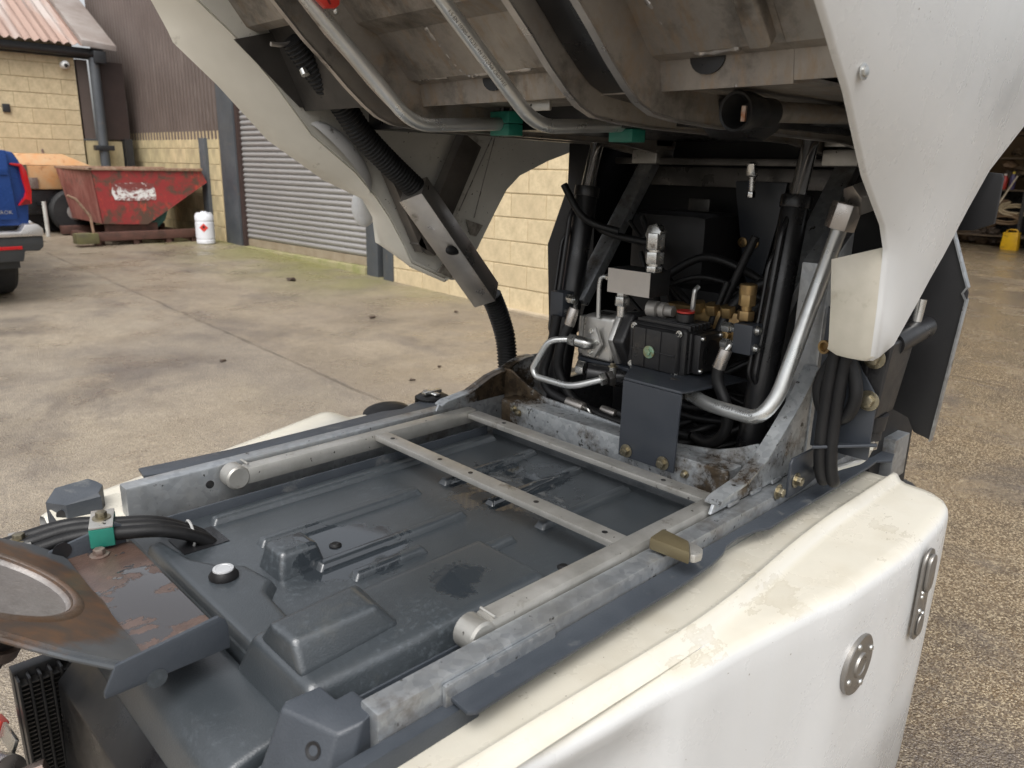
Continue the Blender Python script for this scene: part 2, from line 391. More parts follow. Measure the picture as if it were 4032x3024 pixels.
def block_mesh(L, m, H=.215):
    b = B().box((-.05, .003, .004), (.05, L-.003, H-.003)); bm = b.b
    bmesh.ops.bevel(bm, geom=list(bm.edges), offset=.004, segments=1, affect='EDGES')
    me = bpy.data.meshes.new('block'); bm.to_mesh(me); bm.free(); me.materials.append(m); return me
BM = {}
def blocks(parent, origin, ang, length, z0, z1, m, key, clip=None):
    """running-bond blocks on a wall line that starts at origin and runs along ang (angle of +Y local)"""
    R = Matrix.Rotation(ang, 4, 'Z'); k = 0; z = z0
    while z < z1-.02:
        s = -.225 if k % 2 else 0.
        while s < length-.02:
            a, e = max(s, 0), min(s+.45, length)
            L = round(e-a, 3)
            if L > .03 and (clip is None or clip(a, e, z)):
                H = round(min(.225, z1-z), 3)
                if (key, L, H) not in BM: BM[(key, L, H)] = block_mesh(L, m, H-.003)
                jit = Matrix.Translation((random.uniform(-.002, .002), 0, 0))
                inst(BM[(key, L, H)], 'block', parent, Matrix.Translation(origin) @ R @ jit @ Matrix.Translation((0, a, z)))
            s += .45
        z += .225; k += 1

FLASH0 = simple('fibre_cement_roof', (.24, .22, .20), (.30, .28, .26), .8)
# ---------------------------------------------------------------- brown-clad warehouse (wall runs nearly along Y)
WDIR = Vector((-.035, 1, 0)).normalized(); WANG = math.atan2(-WDIR.x, WDIR.y)
def wp(s, off=0., z=0.):             # s metres along the wall from y=5; off towards the yard
    p = Vector((5.3, 5.0, 0))+WDIR*s - Vector((WDIR.y, -WDIR.x, 0))*off
    return Vector((p.x, p.y, z))
wh = thing('warehouse', 'brown corrugated warehouse with cream block base and grey roller shutter', 'warehouse', (5.3, 8, 0))
def wbox(name, s0, s1, o0, o1, z0, z1, m, bevel=.0, parent=wh):
    b = B(); a = [wp(s0, o0), wp(s1, o0), wp(s1, o1), wp(s0, o1)]
    b.hexa([(p.x, p.y, z0) for p in a], [(p.x, p.y, z1) for p in a])
    return obj(name, b, m, parent, bevel)
DGREY = simple('dark_grey_paint', (.055, .062, .070), (.075, .082, .09), .5, scale=3, dirt=(.12, .1, .08), damt=(.6, .8))
def m_clad():
    t = NT('brown_corrugated_cladding')
    c = t.mix(t.ramp(t.noise(1.5, 5, .6), .35, .65), (.088, .066, .056), (.112, .086, .074))
    c = t.mix(t.ramp(t.noise(6, 7, .7, stretch=(1, 1, .25)), .55, .75), c, (.145, .115, .10))
    c = t.mix(t.ramp(t.noise(22, 3, .6, off=(2, 8, 2)), .70, .74), c, (.045, .03, .025))
    return t.out(c, .5, .0, .5)
CLAD = m_clad()
wall_in = wbox('wall_core', -1.0, 2.35, -.35, .043, 0, 4.8, MORTAR)
wbox('wall_core', 6.35, 11.05, -.35, .043, 0, 1.9, MORTAR)
blocks(wh, wp(-.9), WANG, 3.25, .12, 2.35, BLOCKM, 'n')
blocks(wh, wp(6.4), WANG, 4.6, .30, 1.79, BLOCKS, 'l')
wbox('plinth', -.95, 2.35, -.05, .13, 0, .145, simple('concrete_kerb', (.42, .35, .25), (.33, .27, .19), .8, bump=.2))
# cladding sheets
def corr(s0, s1, z0, z1, off, pitch=.115, amp=.018):
    b = B(); n = int((s1-s0)/pitch*6); rows = []
    for k in range(2):
        row = []
        for i in range(n+1):
            s = s0+(s1-s0)*i/n; ph = (s/pitch) % 1
            h = amp*(1 if ph < .35 else 0 if .5 < ph < .85 else (1-(ph-.35)/.15 if ph <= .5 else (ph-.85)/.15))
            row.append(wp(s, off+h, (z0, z1)[k]))
        rows.append(row)
    return b.grid(rows).solid(.004)
obj('cladding_sheet', corr(6.12, 11.05, 1.78, 5.0, .03), CLAD, wh, ang=20)
obj('cladding_sheet', corr(-1.0, 2.35, 2.36, 5.0, .03), CLAD, wh, ang=20)
obj('cladding_sheet', corr(2.35, 6.12, 3.55, 5.0, .03), CLAD, wh, ang=20)
# ripped corner of the sheeting
wbox('torn_flap', 9.62, 9.80, .055, .062, 1.76, 2.45, simple('bare_metal_tear', (.34, .29, .26), (.2, .16, .14), .45, .3))
for s0, s1, z0, z1 in ((5.89, 6.34, .26, 4.9), ): wbox('door_post', s0, s1, -.1, .06, z0, z1, DGREY, .006)
wbox('door_post', 2.62, 2.84, -.1, .04, .13, 3.6, DGREY, .006)
wbox('wall_post', 2.30, 2.47, -.04, .075, .12, 2.4, DGREY, .006)
wbox('wall_post', 6.74, 6.93, -.02, .10, .26, 1.8, DGREY, .004)
wbox('door_header', 2.62, 6.2, -.3, .02, 3.3, 3.56, DGREY, .006)
wbox('door_reveal', 5.82, 5.888, -.1, .03, .28, 3.3, simple('brown_door_edge', (.05, .03, .026), None, .5))
# roller shutter: every lath is its own curved slat
def m_slat():
    t = NT('galvanised_shutter_lath')
    c = t.mix(t.ramp(t.noise(2.5, 4, .5, stretch=(1, .12, 1)), .3, .7), (.37, .36, .35), (.29, .28, .27))
    c = t.mix(t.math('MULTIPLY', t.ramp(t.noise(1.2, 3, .5, off=(3, 3, 3), stretch=(1, .2, 1)), .5, .75), .5), c, (.20, .18, .165))
    return t.out(c, .42, .35)
SLAT = m_slat()
sb = B(); rows = []
for p in (0, 3.0):
    r = []
    for i in range(9):
        a = i/8; r.append((-.020*math.sin(math.pi*a)**.8, p, a*.066))
    r.append((.008, p, .070)); r.append((.012, p, .060)); rows.append(r)
sb.grid(rows, closed=True); sb.b.faces.new([v for v in list(sb.b.verts)[:11]]); sb.b.faces.new([v for v in list(sb.b.verts)[11:]])
so_ = obj('slat', sb, SLAT, None); slat_me = so_.data; bpy.data.objects.remove(so_)
for i in range(44):
    M_ = Matrix.Translation(wp(2.84, -.03, .41+i*.0705)) @ Matrix.Rotation(WANG, 4, 'Z')
    inst(slat_me, 'slat', wh, M_)
wbox('bottom_rail', 2.84, 5.83, -.06, -.02, .30, .405, simple('rusty_bottom_rail', (.30, .25, .18), (.24, .19, .13), .6))
wbox('door_threshold', 2.86, 5.88, -.2, .06, .02, .296, simple('mossy_threshold', (.30, .26, .15), (.19, .19, .07), .8, bump=.2), .02)
b = B(); b.box((5.6, 4.3, 0), (12, 18, 4.95)); obj('building_body', b, CLAD, wh)
obj('roof', B().prism([(5.15,4.98),(8.6,5.75),(12.1,4.98),(12.1,5.06),(8.6,5.84),(5.15,5.06)], 'y', 4.1, 18), FLASH0, wh)

# ---------------------------------------------------------------- cream block annexe with the tin roof (faces -Y)
an = thing('block_annexe', 'cream concrete block annexe with faded pink corrugated roof and black gutter', 'outbuilding', (2.5, 15, 0))
YA = 14.2
obj('wall_core', B().box((-6, YA-.043, 0), (4.03, YA+3.6, 3.25)), MORTAR, an)
blocks(an, (4.03, YA, 0), math.pi/2, 3.6, .40, 3.25, BLOCKM, 'a')
def m_tin():
    t = NT('faded_tin_roof')
    c = t.mix(t.ramp(t.noise(2.2, 6, .65, stretch=(3, .5, .5)), .35, .65), (.33, .225, .18), (.27, .18, .145))
    c = t.mix(t.ramp(t.noise(1.1, 6, .6, stretch=(3, .3, .3), off=(3, 3, 3)), .52, .66), c, (.38, .33, .30))
    return t.out(c, .6, 0)
b = B(); n = 260; rows = []
for (yy, zz) in ((YA-.22, 3.17), (YA+3.4, 5.2)):
    rows.append([(-6+10.3*i/n, yy, zz+.024*math.sin(2*math.pi*(-6+10.3*i/n)/.13)) for i in range(n+1)])
obj('roof_sheet', b.grid(rows).solid(.005), m_tin(), an, ang=60)
FLASH = simple('lead_flashing', (.20, .165, .145), (.28, .25, .23), .6, scale=3)
obj('verge_flashing', B().hexa([(4.12, YA-.25, 3.15), (4.62, YA-.25, 3.12), (4.62, YA+3.4, 5.15), (4.12, YA+3.4, 5.18)], [(4.12, YA-.25, 3.24), (4.62, YA-.25, 3.20), (4.62, YA+3.4, 5.23), (4.12, YA+3.4, 5.27)]), FLASH, an, .01)
BPL = simple('black_gutter_plastic', (.016, .017, .019), (.024, .025, .027), .4)
obj('fascia', B().box((-6, YA-.12, 2.98), (4.45, YA-.02, 3.14)), BPL, an)
b = B(); prof = []
rows = []
for xx in (-6, 4.35):
    rows.append([(xx, YA-.20+.065*math.cos(a), 3.06+.065*math.sin(a)) for a in [math.pi*(1+i/8) for i in range(9)]])
obj('gutter', b.grid(rows).solid(.006), BPL, an, ang=60)
obj('gutter_outlet', B().box((4.26, YA-.28, 2.92), (4.44, YA-.12, 3.1)), BPL, an, .01)
dp = obj('downpipe', B().tube([(4.28, YA-.17, 3.0), (4.28, YA-.17, 1.55), (4.28, YA-.17, .5)], .075, 16), DGREY, an)
obj('pipe_bracket', B().box((4.14, YA-.26, 1.60), (4.42, YA-.1, 1.68)), BPL, dp, .008)
obj('corner_sheeting', B().box((4.06, YA-.03, 1.78), (4.22, YA+.06, 2.97)), CLAD, an)
obj('corner_sheeting', B().box((4.36, YA-.03, 1.78), (4.75, YA+.05, 2.97)), simple('dark_brown_sheet', (.042, .026, .022), None, .5), an)
obj('lower_pillar', B().box((4.06, YA-.015, .4), (4.62, YA+.1, 1.75)), BLOCKS, an)
obj('corner_post', B().box((4.64, YA-.1, .4), (4.76, YA+.1, 1.79)), BPL, an)
# small dome camera under the eaves
cm = thing('security_camera', 'small white round security camera under the black gutter', 'camera', (3.87, YA-.10, 2.86))
obj('mount', B().cyl((3.87, YA-.055, 2.86), (3.87, YA-.11, 2.86), .055, .05), simple('white_plastic', (.75, .75, .73), None, .4), cm)
bd = obj('housing', B().ball((3.87, YA-.15, 2.86), .062), bpy.data.materials['white_plastic'], cm)
obj('lens', B().cyl((3.868, YA-.19, 2.852), (3.865, YA-.222, 2.845), .03, .028), BLACK, bd)
lv = tag(obj('wall_vent', B().box((2.96, YA-.08, 2.12), (3.06, YA-.05, 2.24)), BPL, None, .006), 'small black vent box on the cream block wall at left edge', 'vent')

# ---------------------------------------------------------------- red tipping skip on its frame
def m_skip():
    t = NT('worn_red_skip_paint')
    c = t.mix(t.ramp(t.noise(3, 6, .65), .35, .65), (.33, .035, .035), (.26, .03, .03))
    c = t.mix(t.ramp(t.noise(4.5, 8, .75, off=(3, 1, 2), dist=.5), .46, .58), c, (.10, .058, .04))
    c = t.mix(t.ramp(t.noise(11, 7, .7, off=(7, 1, 2), stretch=(1, 1, .5)), .56, .66), c, (.46, .055, .035))
    c = t.mix(t.ramp(t.noise(30, 5, .7, off=(1, 6, 2)), .64, .70), c, (.05, .035, .03))
    t.bump(t.noise(40, 5), .2, .01)
    return t.out(c, .55, .1)
def m_skip_end():
    t = NT('scraped_red_skip_end')
    c = t.mix(t.ramp(t.noise(9, 8, .7, stretch=(1, 1, .35)), .36, .62), (.34, .15, .12), (.20, .055, .045))
    c = t.mix(t.ramp(t.noise(4, 8, .72, off=(3, 1, 2)), .54, .66), c, (.09, .055, .045))
    return t.out(c, .6, .1)
SKIP = m_skip(); SKIPE = m_skip_end()
sk = thing('tipping_skip', 'battered red tipping skip with worn white label on a steel frame', 'skip', (4, 12.2, gz(12)))
y0, y1 = 11.7, 13.15
side = [(3.375, 1.33), (4.86, 1.345), (4.945, 1.165), (4.035, .585), (3.446, .61)]
b = B(); b.prism(side, 'y', y0, y1)
bmesh.ops.recalc_face_normals(b.b, faces=b.b.faces)
tops = [f for f in b.b.faces if f.normal.z > .8 and f.calc_center_median().z > 1.2]
bmesh.ops.delete(b.b, geom=tops, context='FACES'); b.solid(.012)
body = obj('body', b, SKIP, sk, ang=25)
obj('end_plate', B().hexa([(3.436, y0+.005, .615), (3.432, y0+.005, .612), (3.432, y1-.1, .612), (3.436, y1-.1, .615)], [(3.368, y0+.005, 1.33), (3.362, y0+.005, 1.33), (3.30, y1-.05, 1.335), (3.31, y1-.05, 1.335)]), SKIPE, sk)
RIM = simple('rusty_rim', (.24, .13, .08), (.34, .24, .17), .6, .2, scale=20)
for a, c in (((3.33, y0-.03, 1.325), (4.88, y0+.03, 1.365)), ((3.30, y1-.05, 1.325), (4.88, y1+.02, 1.365)), ((3.30, y0-.03, 1.327), (3.38, y1, 1.363))):
    obj('rim', B().box(a, c), RIM, sk, .008)
def m_label():
    t = NT('scratched_white_label')
    mk = t.ramp(t.noise(16, 7, .75, off=(2, 2, 2), dist=.8), .47, .50)
    x, y, z = t.sep()
    core = t.ramp(t.math('ABSOLUTE', t.math('SUBTRACT', z, 1.0), 0), .05, .11, 0, .13)
    mk2 = t.ramp(t.math('ADD', t.noise(24, 8, .8, off=(5, 2, 2), dist=.3, stretch=(.7, 1, 1)), core), .50, .56)
    c = t.mix(mk2, (.72, .71, .69), (.19, .045, .04))
    return t.out(c, .5)
b = B(); pts = [(3.62, 1.155), (4.0, 1.165), (4.17, 1.15), (4.19, 1.0), (4.18, .925), (3.9, .915), (3.64, .92), (3.60, 1.02)]
obj('worn_label', b.prism(pts, 'y', y0-.006, y0-.002), m_label(), body)
SKF = simple('dark_rusty_frame', (.075, .04, .03), (.13, .06, .045), .6, .2, scale=8)
g0 = gz(11.7)
obj('base_frame', B().box((3.25, 11.62, g0+.06), (4.75, 11.74, .50)), SKF, sk, .01)
obj('base_frame', B().box((3.25, 13.0, g0+.06), (4.75, 13.12, .50)), SKF, sk, .01)
for x in (3.35, 3.85, 4.3, 4.65): obj('cross_member', B().box((x, 11.74, g0), (x+.1, 13.0, .44)), SKF, sk, .006)
for x in (3.3, 3.8, 4.25, 4.62): obj('foot', B().box((x, 11.64, g0), (x+.07, 11.72, g0+.07)), SKF, sk)
obj('tub_support', B().box((3.5, 11.78, .49), (4.2, 11.86, .60)), SKF, sk, .01)
TEAL = simple('teal_painted_rocker', (.025, .10, .085), (.035, .13, .11), .5, scale=6)
for yy in (11.86, 12.95):
    obj('rocker', B().prism([(3.72, .60), (4.06, .60), (4.42, .82), (4.34, .62), (4.20, .50), (4.02, .46), (3.82, .50)], 'y', yy, yy+.05), TEAL, sk, .005)
obj('fork_pocket', B().box((3.05, 11.55, .36), (3.33, 11.74, .50)), simple('mossy_steel', (.14, .13, .05), (.08, .07, .04), .7), sk, .01)
obj('latch_lever', B().tube([(3.28, 11.6, .48), (3.27, 11.62, .72), (3.12, 11.62, .95), (3.02, 11.62, 1.0)], .018, 8, .02), RIM, sk)

# ---------------------------------------------------------------- orange compressor trailer
cp = thing('compressor_trailer', 'weathered orange compressor trailer behind the red skip', 'trailer', (3, 13.5, gz(13.4)))
def m_or():
    t = NT('faded_orange_paint')
    c = t.mix(t.ramp(t.noise(3, 6, .65), .35, .65), (.50, .245, .095), (.46, .32, .18))
    c = t.mix(t.ramp(t.noise(7, 8, .72, off=(3, 1, 2)), .56, .68), c, (.30, .12, .04))
    return t.out(c, .5)
ORG = m_or()
b = B(); b.hexa([(2.55, 13.25, 1.02), (3.75, 13.25, 1.02), (3.75, 14.05, 1.02), (2.55, 14.05, 1.02)], [(2.60, 13.25, 1.36), (3.84, 13.25, 1.36), (3.84, 14.05, 1.36), (2.60, 14.05, 1.36)])
b.hexa([(2.60, 13.25, 1.362), (3.84, 13.25, 1.362), (3.84, 14.05, 1.362), (2.60, 14.05, 1.362)], [(2.74, 13.36, 1.53), (3.48, 13.36, 1.53), (3.48, 13.95, 1.53), (2.74, 13.95, 1.53)])
cn = obj('canopy', b, ORG, cp, .02)
obj('lifting_eye', B().tube([(3.28, 13.6, 1.52), (3.28, 13.6, 1.60), (3.30, 13.6, 1.52)], .015, 8, .02), BOLTR, cn)
obj('hinge_plate', B().box((2.95, 13.225, 1.03), (3.08, 13.25, 1.19)), BOLTR, cp, .004)
obj('grille', B().box((2.86, 13.235, 1.20), (2.96, 13.25, 1.37)), simple('dark_mesh', (.10, .07, .045), None, .7), cp)
obj('chassis_box', B().box((2.6, 13.3, .66), (3.7, 14.0, 1.01)), BLACK, cp, .02)
obj('lamp', B().box((2.93, 13.27, .93), (2.97, 13.30, 1.0)), simple('pale_reflector', (.7, .7, .68), None, .3), cp)
TYRE = simple('tyre_rubber', (.014, .014, .015), (.022, .022, .022), .75, bump=.2)
def wheel(parent, c, r, wd, ax='y', rimm=None):
    d = V((0, 1, 0)) if ax == 'y' else V((1, 0, 0)); c = V(c)
    wl = obj('wheel', B().lathe(c-d*wd/2, d, [(0, r*.6), (.0, r*.9), (wd*.12, r*.98), (wd*.3, r), (wd*.7, r), (wd*.88, r*.98), (wd, r*.9), (wd, r*.6)], 36), TYRE, parent, ang=30)
    obj('rim', B().lathe(c-d*(wd/2+.004), d, [(0, r*.30), (.02, r*.56), (wd, r*.58), (wd+.006, r*.3)], 24), rimm or ALUC, wl)
    return wl
wheel(cp, (3.5, 13.22, .69), .33, .18)
wheel(cp, (2.75, 13.9, .69), .33, .18)
obj('prop_leg', B().cyl((3.05, 12.95, gz(13)), (3.05, 12.95, .86), .028), simple('white_prop', (.55, .54, .5), None, .5), cp)
obj('prop_arm', B().box((3.03, 12.95, .80), (3.07, 13.32, .84)), BLACK, cp)
obj('axle_box', B().box((2.7, 13.5, .4), (3.6, 13.9, .67)), BLACK, cp)
sa = tag(obj('sandbag', B().ball((2.85, 13.2, .48), .1, (1, .7, 1.1)), simple('pale_sack', (.5, .5, .5), (.35, .35, .36), .8), None), 'crumpled pale sack on the ground under the orange trailer', 'sack')

# ---------------------------------------------------------------- white drum with flammable diamond
dx, dy = 4.70, 11.33; dz = gz(dy)
dr = thing('drum', 'small white drum with red flammable diamond beside the grey door post', 'drum', (dx, dy, dz))
WHITE = simple('white_drum_plastic', (.72, .73, .76), (.66, .67, .70), .45, scale=5)
obj('body', B().lathe((dx, dy, dz), (0, 0, 1), [(0, .118), (.01, .128), (.05, .13), (.055, .125), (.075, .125), (.08, .13), (.30, .13), (.305, .125), (.33, .125), (.335, .13), (.40, .128), (.43, .11)], 32), WHITE, dr, ang=40)
obj('lid', B().lathe((dx, dy, dz+.43), (0, 0, 1), [(0, .105), (.012, .105), (.014, .04), (.03, .04)], 24), WHITE, dr)
face = math.atan2(-dy, -dx)-.12
def ondrum(u, v, r): a = face+u/.13; return (dx+r*math.cos(a), dy+r*math.sin(a), dz+.235+v)
def patch(poly, r):
    b = B(); c = (sum(p[0] for p in poly)/len(poly), sum(p[1] for p in poly)/len(poly)); n = 6
    for p, q in zip(poly, poly[1:]+poly[:1]):
        rows = [[ondrum(c[0]+(p[0]+(q[0]-p[0])*j/n-c[0])*i/n, c[1]+(p[1]+(q[1]-p[1])*j/n-c[1])*i/n, r) for j in range(n+1)] for i in range(1, n+1)]
        b.grid(rows)
        for j in range(n): b.face([ondrum(*c, r), rows[0][j], rows[0][j+1]])
    bmesh.ops.remove_doubles(b.b, verts=b.b.verts, dist=1e-5); return b
obj('label_border', patch([(0, .078), (.078, 0), (0, -.078), (-.078, 0)], .1312), WHITE, dr)
dm = obj('hazard_diamond', patch([(0, .062), (.062, 0), (0, -.062), (-.062, 0)], .1325), simple('hazard_red', (.62, .05, .03), (.56, .045, .03), .45), dr)
obj('flame_symbol', patch([(-.016, .0), (-.02, .014), (-.008, .018), (0, .04), (.008, .024), (.018, .018), (.018, .002), (.008, -.004), (-.008, -.004)], .1335), BLACK, dm)
obj('flame_bar', patch([(-.018, -.008), (.018, -.008), (.018, -.012), (-.018, -.012)], .1335), BLACK, dm)

# ---------------------------------------------------------------- blue pickup (tail towards the camera)
pk = thing('pickup_truck', 'metallic blue pickup truck seen from behind at left edge', 'pickup', (.75, 9.5, gz(8.2)))
BLUE = simple('metallic_blue_paint', (.010, .040, .17), (.013, .05, .20), .25, .35, scale=1.5)
TY0 = 8.0
X0, X1 = -.22, 1.775
def tailsec(y, f=0):                 # half outline of the bed, mirrored
    h = [(1.66, 1.53), (1.715, 1.46), (1.765, 1.36), (1.78, 1.2), (1.755, 1.05), (1.745, .90)]
    return h
bed_poly = [(1.60, 1.545), (1.70, 1.525), (1.735, 1.46), (1.765, 1.38), (1.778, 1.22), (1.765, 1.08), (1.745, .90)]
cx = (X0+X1)/2
full = bed_poly+[(2*cx-x, z) for x, z in bed_poly[::-1]]
obj('bed', B().prism(full, 'y', TY0, TY0+1.75), BLUE, pk, .02)
tg = obj('tailgate', B().prism([(1.643, 1.54), (1.648, 1.36), (1.655, 1.10), (1.66, .955)]+[(2*cx-x, z) for x, z in [(1.643, 1.54), (1.648, 1.36), (1.655, 1.10), (1.66, .955)]][::-1], 'y', TY0-.035, TY0-.004), BLUE, pk, .012)
obj('tailgate_crease', B().box((2*cx-1.63, TY0-.05, 1.33), (1.63, TY0-.036, 1.40)), BLUE, tg, .02)
TL = simple('red_tail_lamp', (.42, .006, .008), (.30, .005, .007), .15)
TL2 = simple('dark_red_lamp', (.12, .004, .005), None, .15)
for s in (1, -1):
    fx = lambda x: x if s > 0 else 2*cx-x
    lp = [(1.66, 1.435), (1.745, 1.43), (1.775, 1.37), (1.793, 1.2), (1.78, 1.09), (1.675, 1.075), (1.735, 1.15), (1.75, 1.2), (1.735, 1.30), (1.725, 1.405), (1.66, 1.418)]
    L_ = obj('tail_light', B().prism([(fx(x), z) for x, z in (lp if s > 0 else lp[::-1])], 'y', TY0-.045, TY0+.05), TL, pk, .006)
    obj('lamp_lens', B().prism([(fx(x), z) for x, z in [(1.69, 1.08), (1.765, 1.09), (1.768, 1.12), (1.735, 1.13)][::s]], 'y', TY0-.05, TY0-.046), TL2, L_)
CHR = simple('satin_bumper_metal', (.50, .48, .46), (.42, .41, .40), .3, .8, scale=4)
bp = [(1.665, .87), (1.70, .925), (1.80, .92), (1.835, .88), (1.832, .80), (1.66, .80)]
obj('bumper', B().prism([(X0-.05, .86), (1.64, .86), (1.68, .92), (1.78, .92), (1.82, .88), (1.818, .815), (X0-.05, .80)], 'y', TY0-.14, TY0+.02), CHR, pk, .015)
DKP = simple('dark_bumper_plastic', (.022, .024, .026), (.03, .032, .034), .5)
lb = obj('lower_bumper', B().prism([(X0-.04, .80), (1.815, .813), (1.81, .72), (1.77, .685), (1.66, .69), (1.64, .60), (X0, .60)], 'y', TY0-.12, TY0+.05), DKP, pk, .015)
obj('reflector', B().box((1.30, TY0-.128, .705), (1.64, TY0-.119, .735)), TL, lb, .004)
obj('mud_flap', B().box((1.30, TY0+.35, .40), (1.66, TY0+.37, .80)), DKP, pk, .004)
obj('underbody', B().box((X0+.1, TY0+.1, .52), (1.65, TY0+5, .92)), DKP, pk)
wheel(pk, (1.54, TY0+.62, gz(8.6)+.38), .38, .26, 'x'); wheel(pk, (X0+.22, TY0+.62, gz(8.6)+.38), .38, .26, 'x')
wheel(pk, (1.54, TY0+3.9, gz(11.9)+.38), .38, .26, 'x'); wheel(pk, (X0+.22, TY0+3.9, gz(11.9)+.38), .38, .26, 'x')
cabp = [(TY0+1.75, .9), (TY0+1.75, 1.6), (TY0+2.1, 2.0), (TY0+3.5, 2.02), (TY0+4.2, 1.55), (TY0+5.2, 1.4), (TY0+5.3, .9)]
obj('cab', B().prism(cabp, 'x', X0+.06, X1-.08), BLUE, pk, .03)
obj('load_cover', B().hexa([(X0+.15, TY0+.06, 1.53), (1.615, TY0+.06, 1.53), (1.615, TY0+1.7, 1.53), (X0+.15, TY0+1.7, 1.53)], [(X0+.25, TY0+.10, 1.70), (1.53, TY0+.10, 1.70), (1.53, TY0+1.7, 1.72), (X0+.25, TY0+1.7, 1.72)]), WHITE, pk, .02)
def text_mesh(txt, size, ext=.0):
    cu = bpy.data.curves.new('t', 'FONT'); cu.body = txt; cu.size = size; cu.extrude = ext; cu.resolution_u = 2
    o = bpy.data.objects.new('t', cu); col.objects.link(o)
    me = bpy.data.meshes.new_from_object(o.evaluated_get(bpy.context.evaluated_depsgraph_get()))
    bpy.data.objects.remove(o); bpy.data.curves.remove(cu); return me
me = text_mesh('AMAROK', .045, .002); b = B(); b.b.from_mesh(me)
wx = max(v.co.x for v in b.b.verts)
for v in b.b.verts: v.co = (1.625-wx+v.co.x, TY0-.037-v.co.z, 1.005+v.co.y)
obj('tailgate_lettering', b, CHR, tg, recalc=False)

# ---------------------------------------------------------------- open workshop far right with its racking
ws = thing('workshop', 'dim open-fronted workshop with brown walls beyond the sweeper', 'workshop', (20, 4.5, 0))
BRW = simple('brown_workshop_wall', (.20, .135, .07), (.14, .09, .05), .8, scale=1.5)
obj('back_wall', B().box((20, 1, 0), (20.2, 9, 4.5)), BRW, ws)
obj('roof', B().box((14.5, 0, 4.3), (20.2, 10, 4.5)), BRW, ws)
obj('side_wall', B().box((14.5, 8.9, 0), (20, 9.1, 4.3)), BRW, ws)
obj('side_wall', B().box((14.5, .8, 0), (20, 1.0, 4.3)), BRW, ws)
rk = thing('shelf_rack', 'dark steel storage rack crowded with spares in the workshop', 'rack', (18.3, 4.6, gz(4.6)))
for x in (18.0, 18.7):
    for y in (3.1, 4.18, 5.6): obj('upright', B().box((x, y, gz(4)), (x+.05, y+.06, 2.6)), DARKM, rk)
for z in (.34, 1.24, 1.85, 2.3): obj('shelf', B().box((17.98, 3.1, z-.03), (18.78, 5.66, z)), simple('grimy_shelf', (.11, .075, .045), (.07, .05, .03), .8), rk)
obj('back_panel', B().box((18.76, 3.1, .36), (18.8, 5.6, 1.2)), BLACK, rk)
def bottle(x, y, z, c1, c2, h, label):
    t = thing('bottle', label, 'bottle', (x, y, z), 'bottles on the workshop rack')
    m_ = simple('b_'+label[:12].replace(' ', '_'), c1, None, .35); m2 = simple('c_'+label[:12].replace(' ', '_'), c2, None, .35)
    obj('body', B().lathe((x, y, z), (0, 0, 1), [(0, .05), (.01, .055), (h*.7, .055), (h*.85, .03), (h*.88, .03)], 14), m_, t)
    obj('cap', B().cyl((x, y, z+h*.88), (x, y, z+h), .028, n=12), m2, t)
bottle(18.05, 4.62, 1.24, (.42, .04, .03), (.6, .55, .5), .30, 'red bottle with pale cap on workshop shelf')
bottle(18.05, 4.48, 1.24, (.09, .07, .16), (.6, .45, .04), .34, 'dark violet bottle with yellow cap on workshop shelf')
bottle(18.05, 4.16, 1.24, (.40, .09, .02), (.7, .6, .5), .28, 'orange bottle with pale cap on workshop shelf')
jc = thing('jerry_can', 'yellow jerry can standing on the workshop floor', 'jerry can', (17.7, 4.22, gz(4.2)))
YEL = simple('yellow_can', (.68, .40, .012), (.55, .30, .01), .4, scale=8, dirt=(.1, .06, .02), damt=(.56, .68))
obj('body', B().hexa([(17.6, 4.08, gz(4)+.0), (17.6, 4.38, gz(4)), (17.8, 4.38, gz(4)), (17.8, 4.08, gz(4))], [(17.6, 4.10, .44), (17.6, 4.36, .44), (17.8, 4.36, .44), (17.8, 4.10, .44)]), YEL, jc, .02)
obj('handle', B().tube([(17.7, 4.13, .43), (17.7, 4.15, .49), (17.7, 4.3, .49), (17.7, 4.33, .43)], .014, 8, .03), YEL, jc)
for i, (y, z, r, c) in enumerate(((4.35, .80, .22, 'pale coiled hose hanging in the workshop rack'), (4.5, .62, .20, 'coiled brown hose resting low in the workshop rack'), (4.85, .55, .16, 'small brown coil of hose at the rack end'))):
    b = B(); b.tube([(18.1+.03*math.sin(k), y+r*1.3*math.cos(k*.55), z+r*.45*math.sin(k*.55)+.004*k) for k in range(26)], .022, 8, .02, 2)
    tag(obj('hose_coil', b, simple('hose_%d' % i, ((.42, .33, .2), (.2, .13, .07), (.13, .08, .045))[i], None, .6), None), c, 'hose')
for i, (y, z, s_) in enumerate(((4.95, .42, .16), (4.72, .40, .13), (4.88, .26, .14), (4.66, .25, .12), (4.5, .24, .12), (5.15, .3, .16), (4.8, .52, .1), (4.6, .95, .12), (4.75, 1.02, .1), (4.62, 1.72, .12), (4.5, 1.95, .1), (4.25, 1.75, .1), (5.1, .62, .15), (5.0, .30, .17), (4.55, 1.50, .16), (4.35, 1.62, .14), (4.2, 1.52, .12), (4.3, 2.0, .14), (4.45, 2.42, .12))):
    b = B(); b.ball((18.2, y, z), s_, (.8, 1.1, .62), 12, 8)
    for v in b.b.verts: v.co += V((random.uniform(-1, 1), random.uniform(-1, 1), random.uniform(-1, 1)))*.035
    tag(obj('scrap_part', b, simple('scrap_%d' % i, random.choice([(.10, .065, .035), (.16, .10, .055), (.07, .05, .035)]), None, .7, .2), None, ang=10), 'rusty machine part heaped on the workshop rack', 'scrap', 'rusty parts heaped on the rack')
tag(obj('leaning_bar', B().cyl((17.85, 4.36, 1.5), (17.7, 4.55, .98), .016), simple('pale_bar', (.5, .42, .3), None, .5), None), 'thin pale bar hanging down across the dark rack', 'bar')

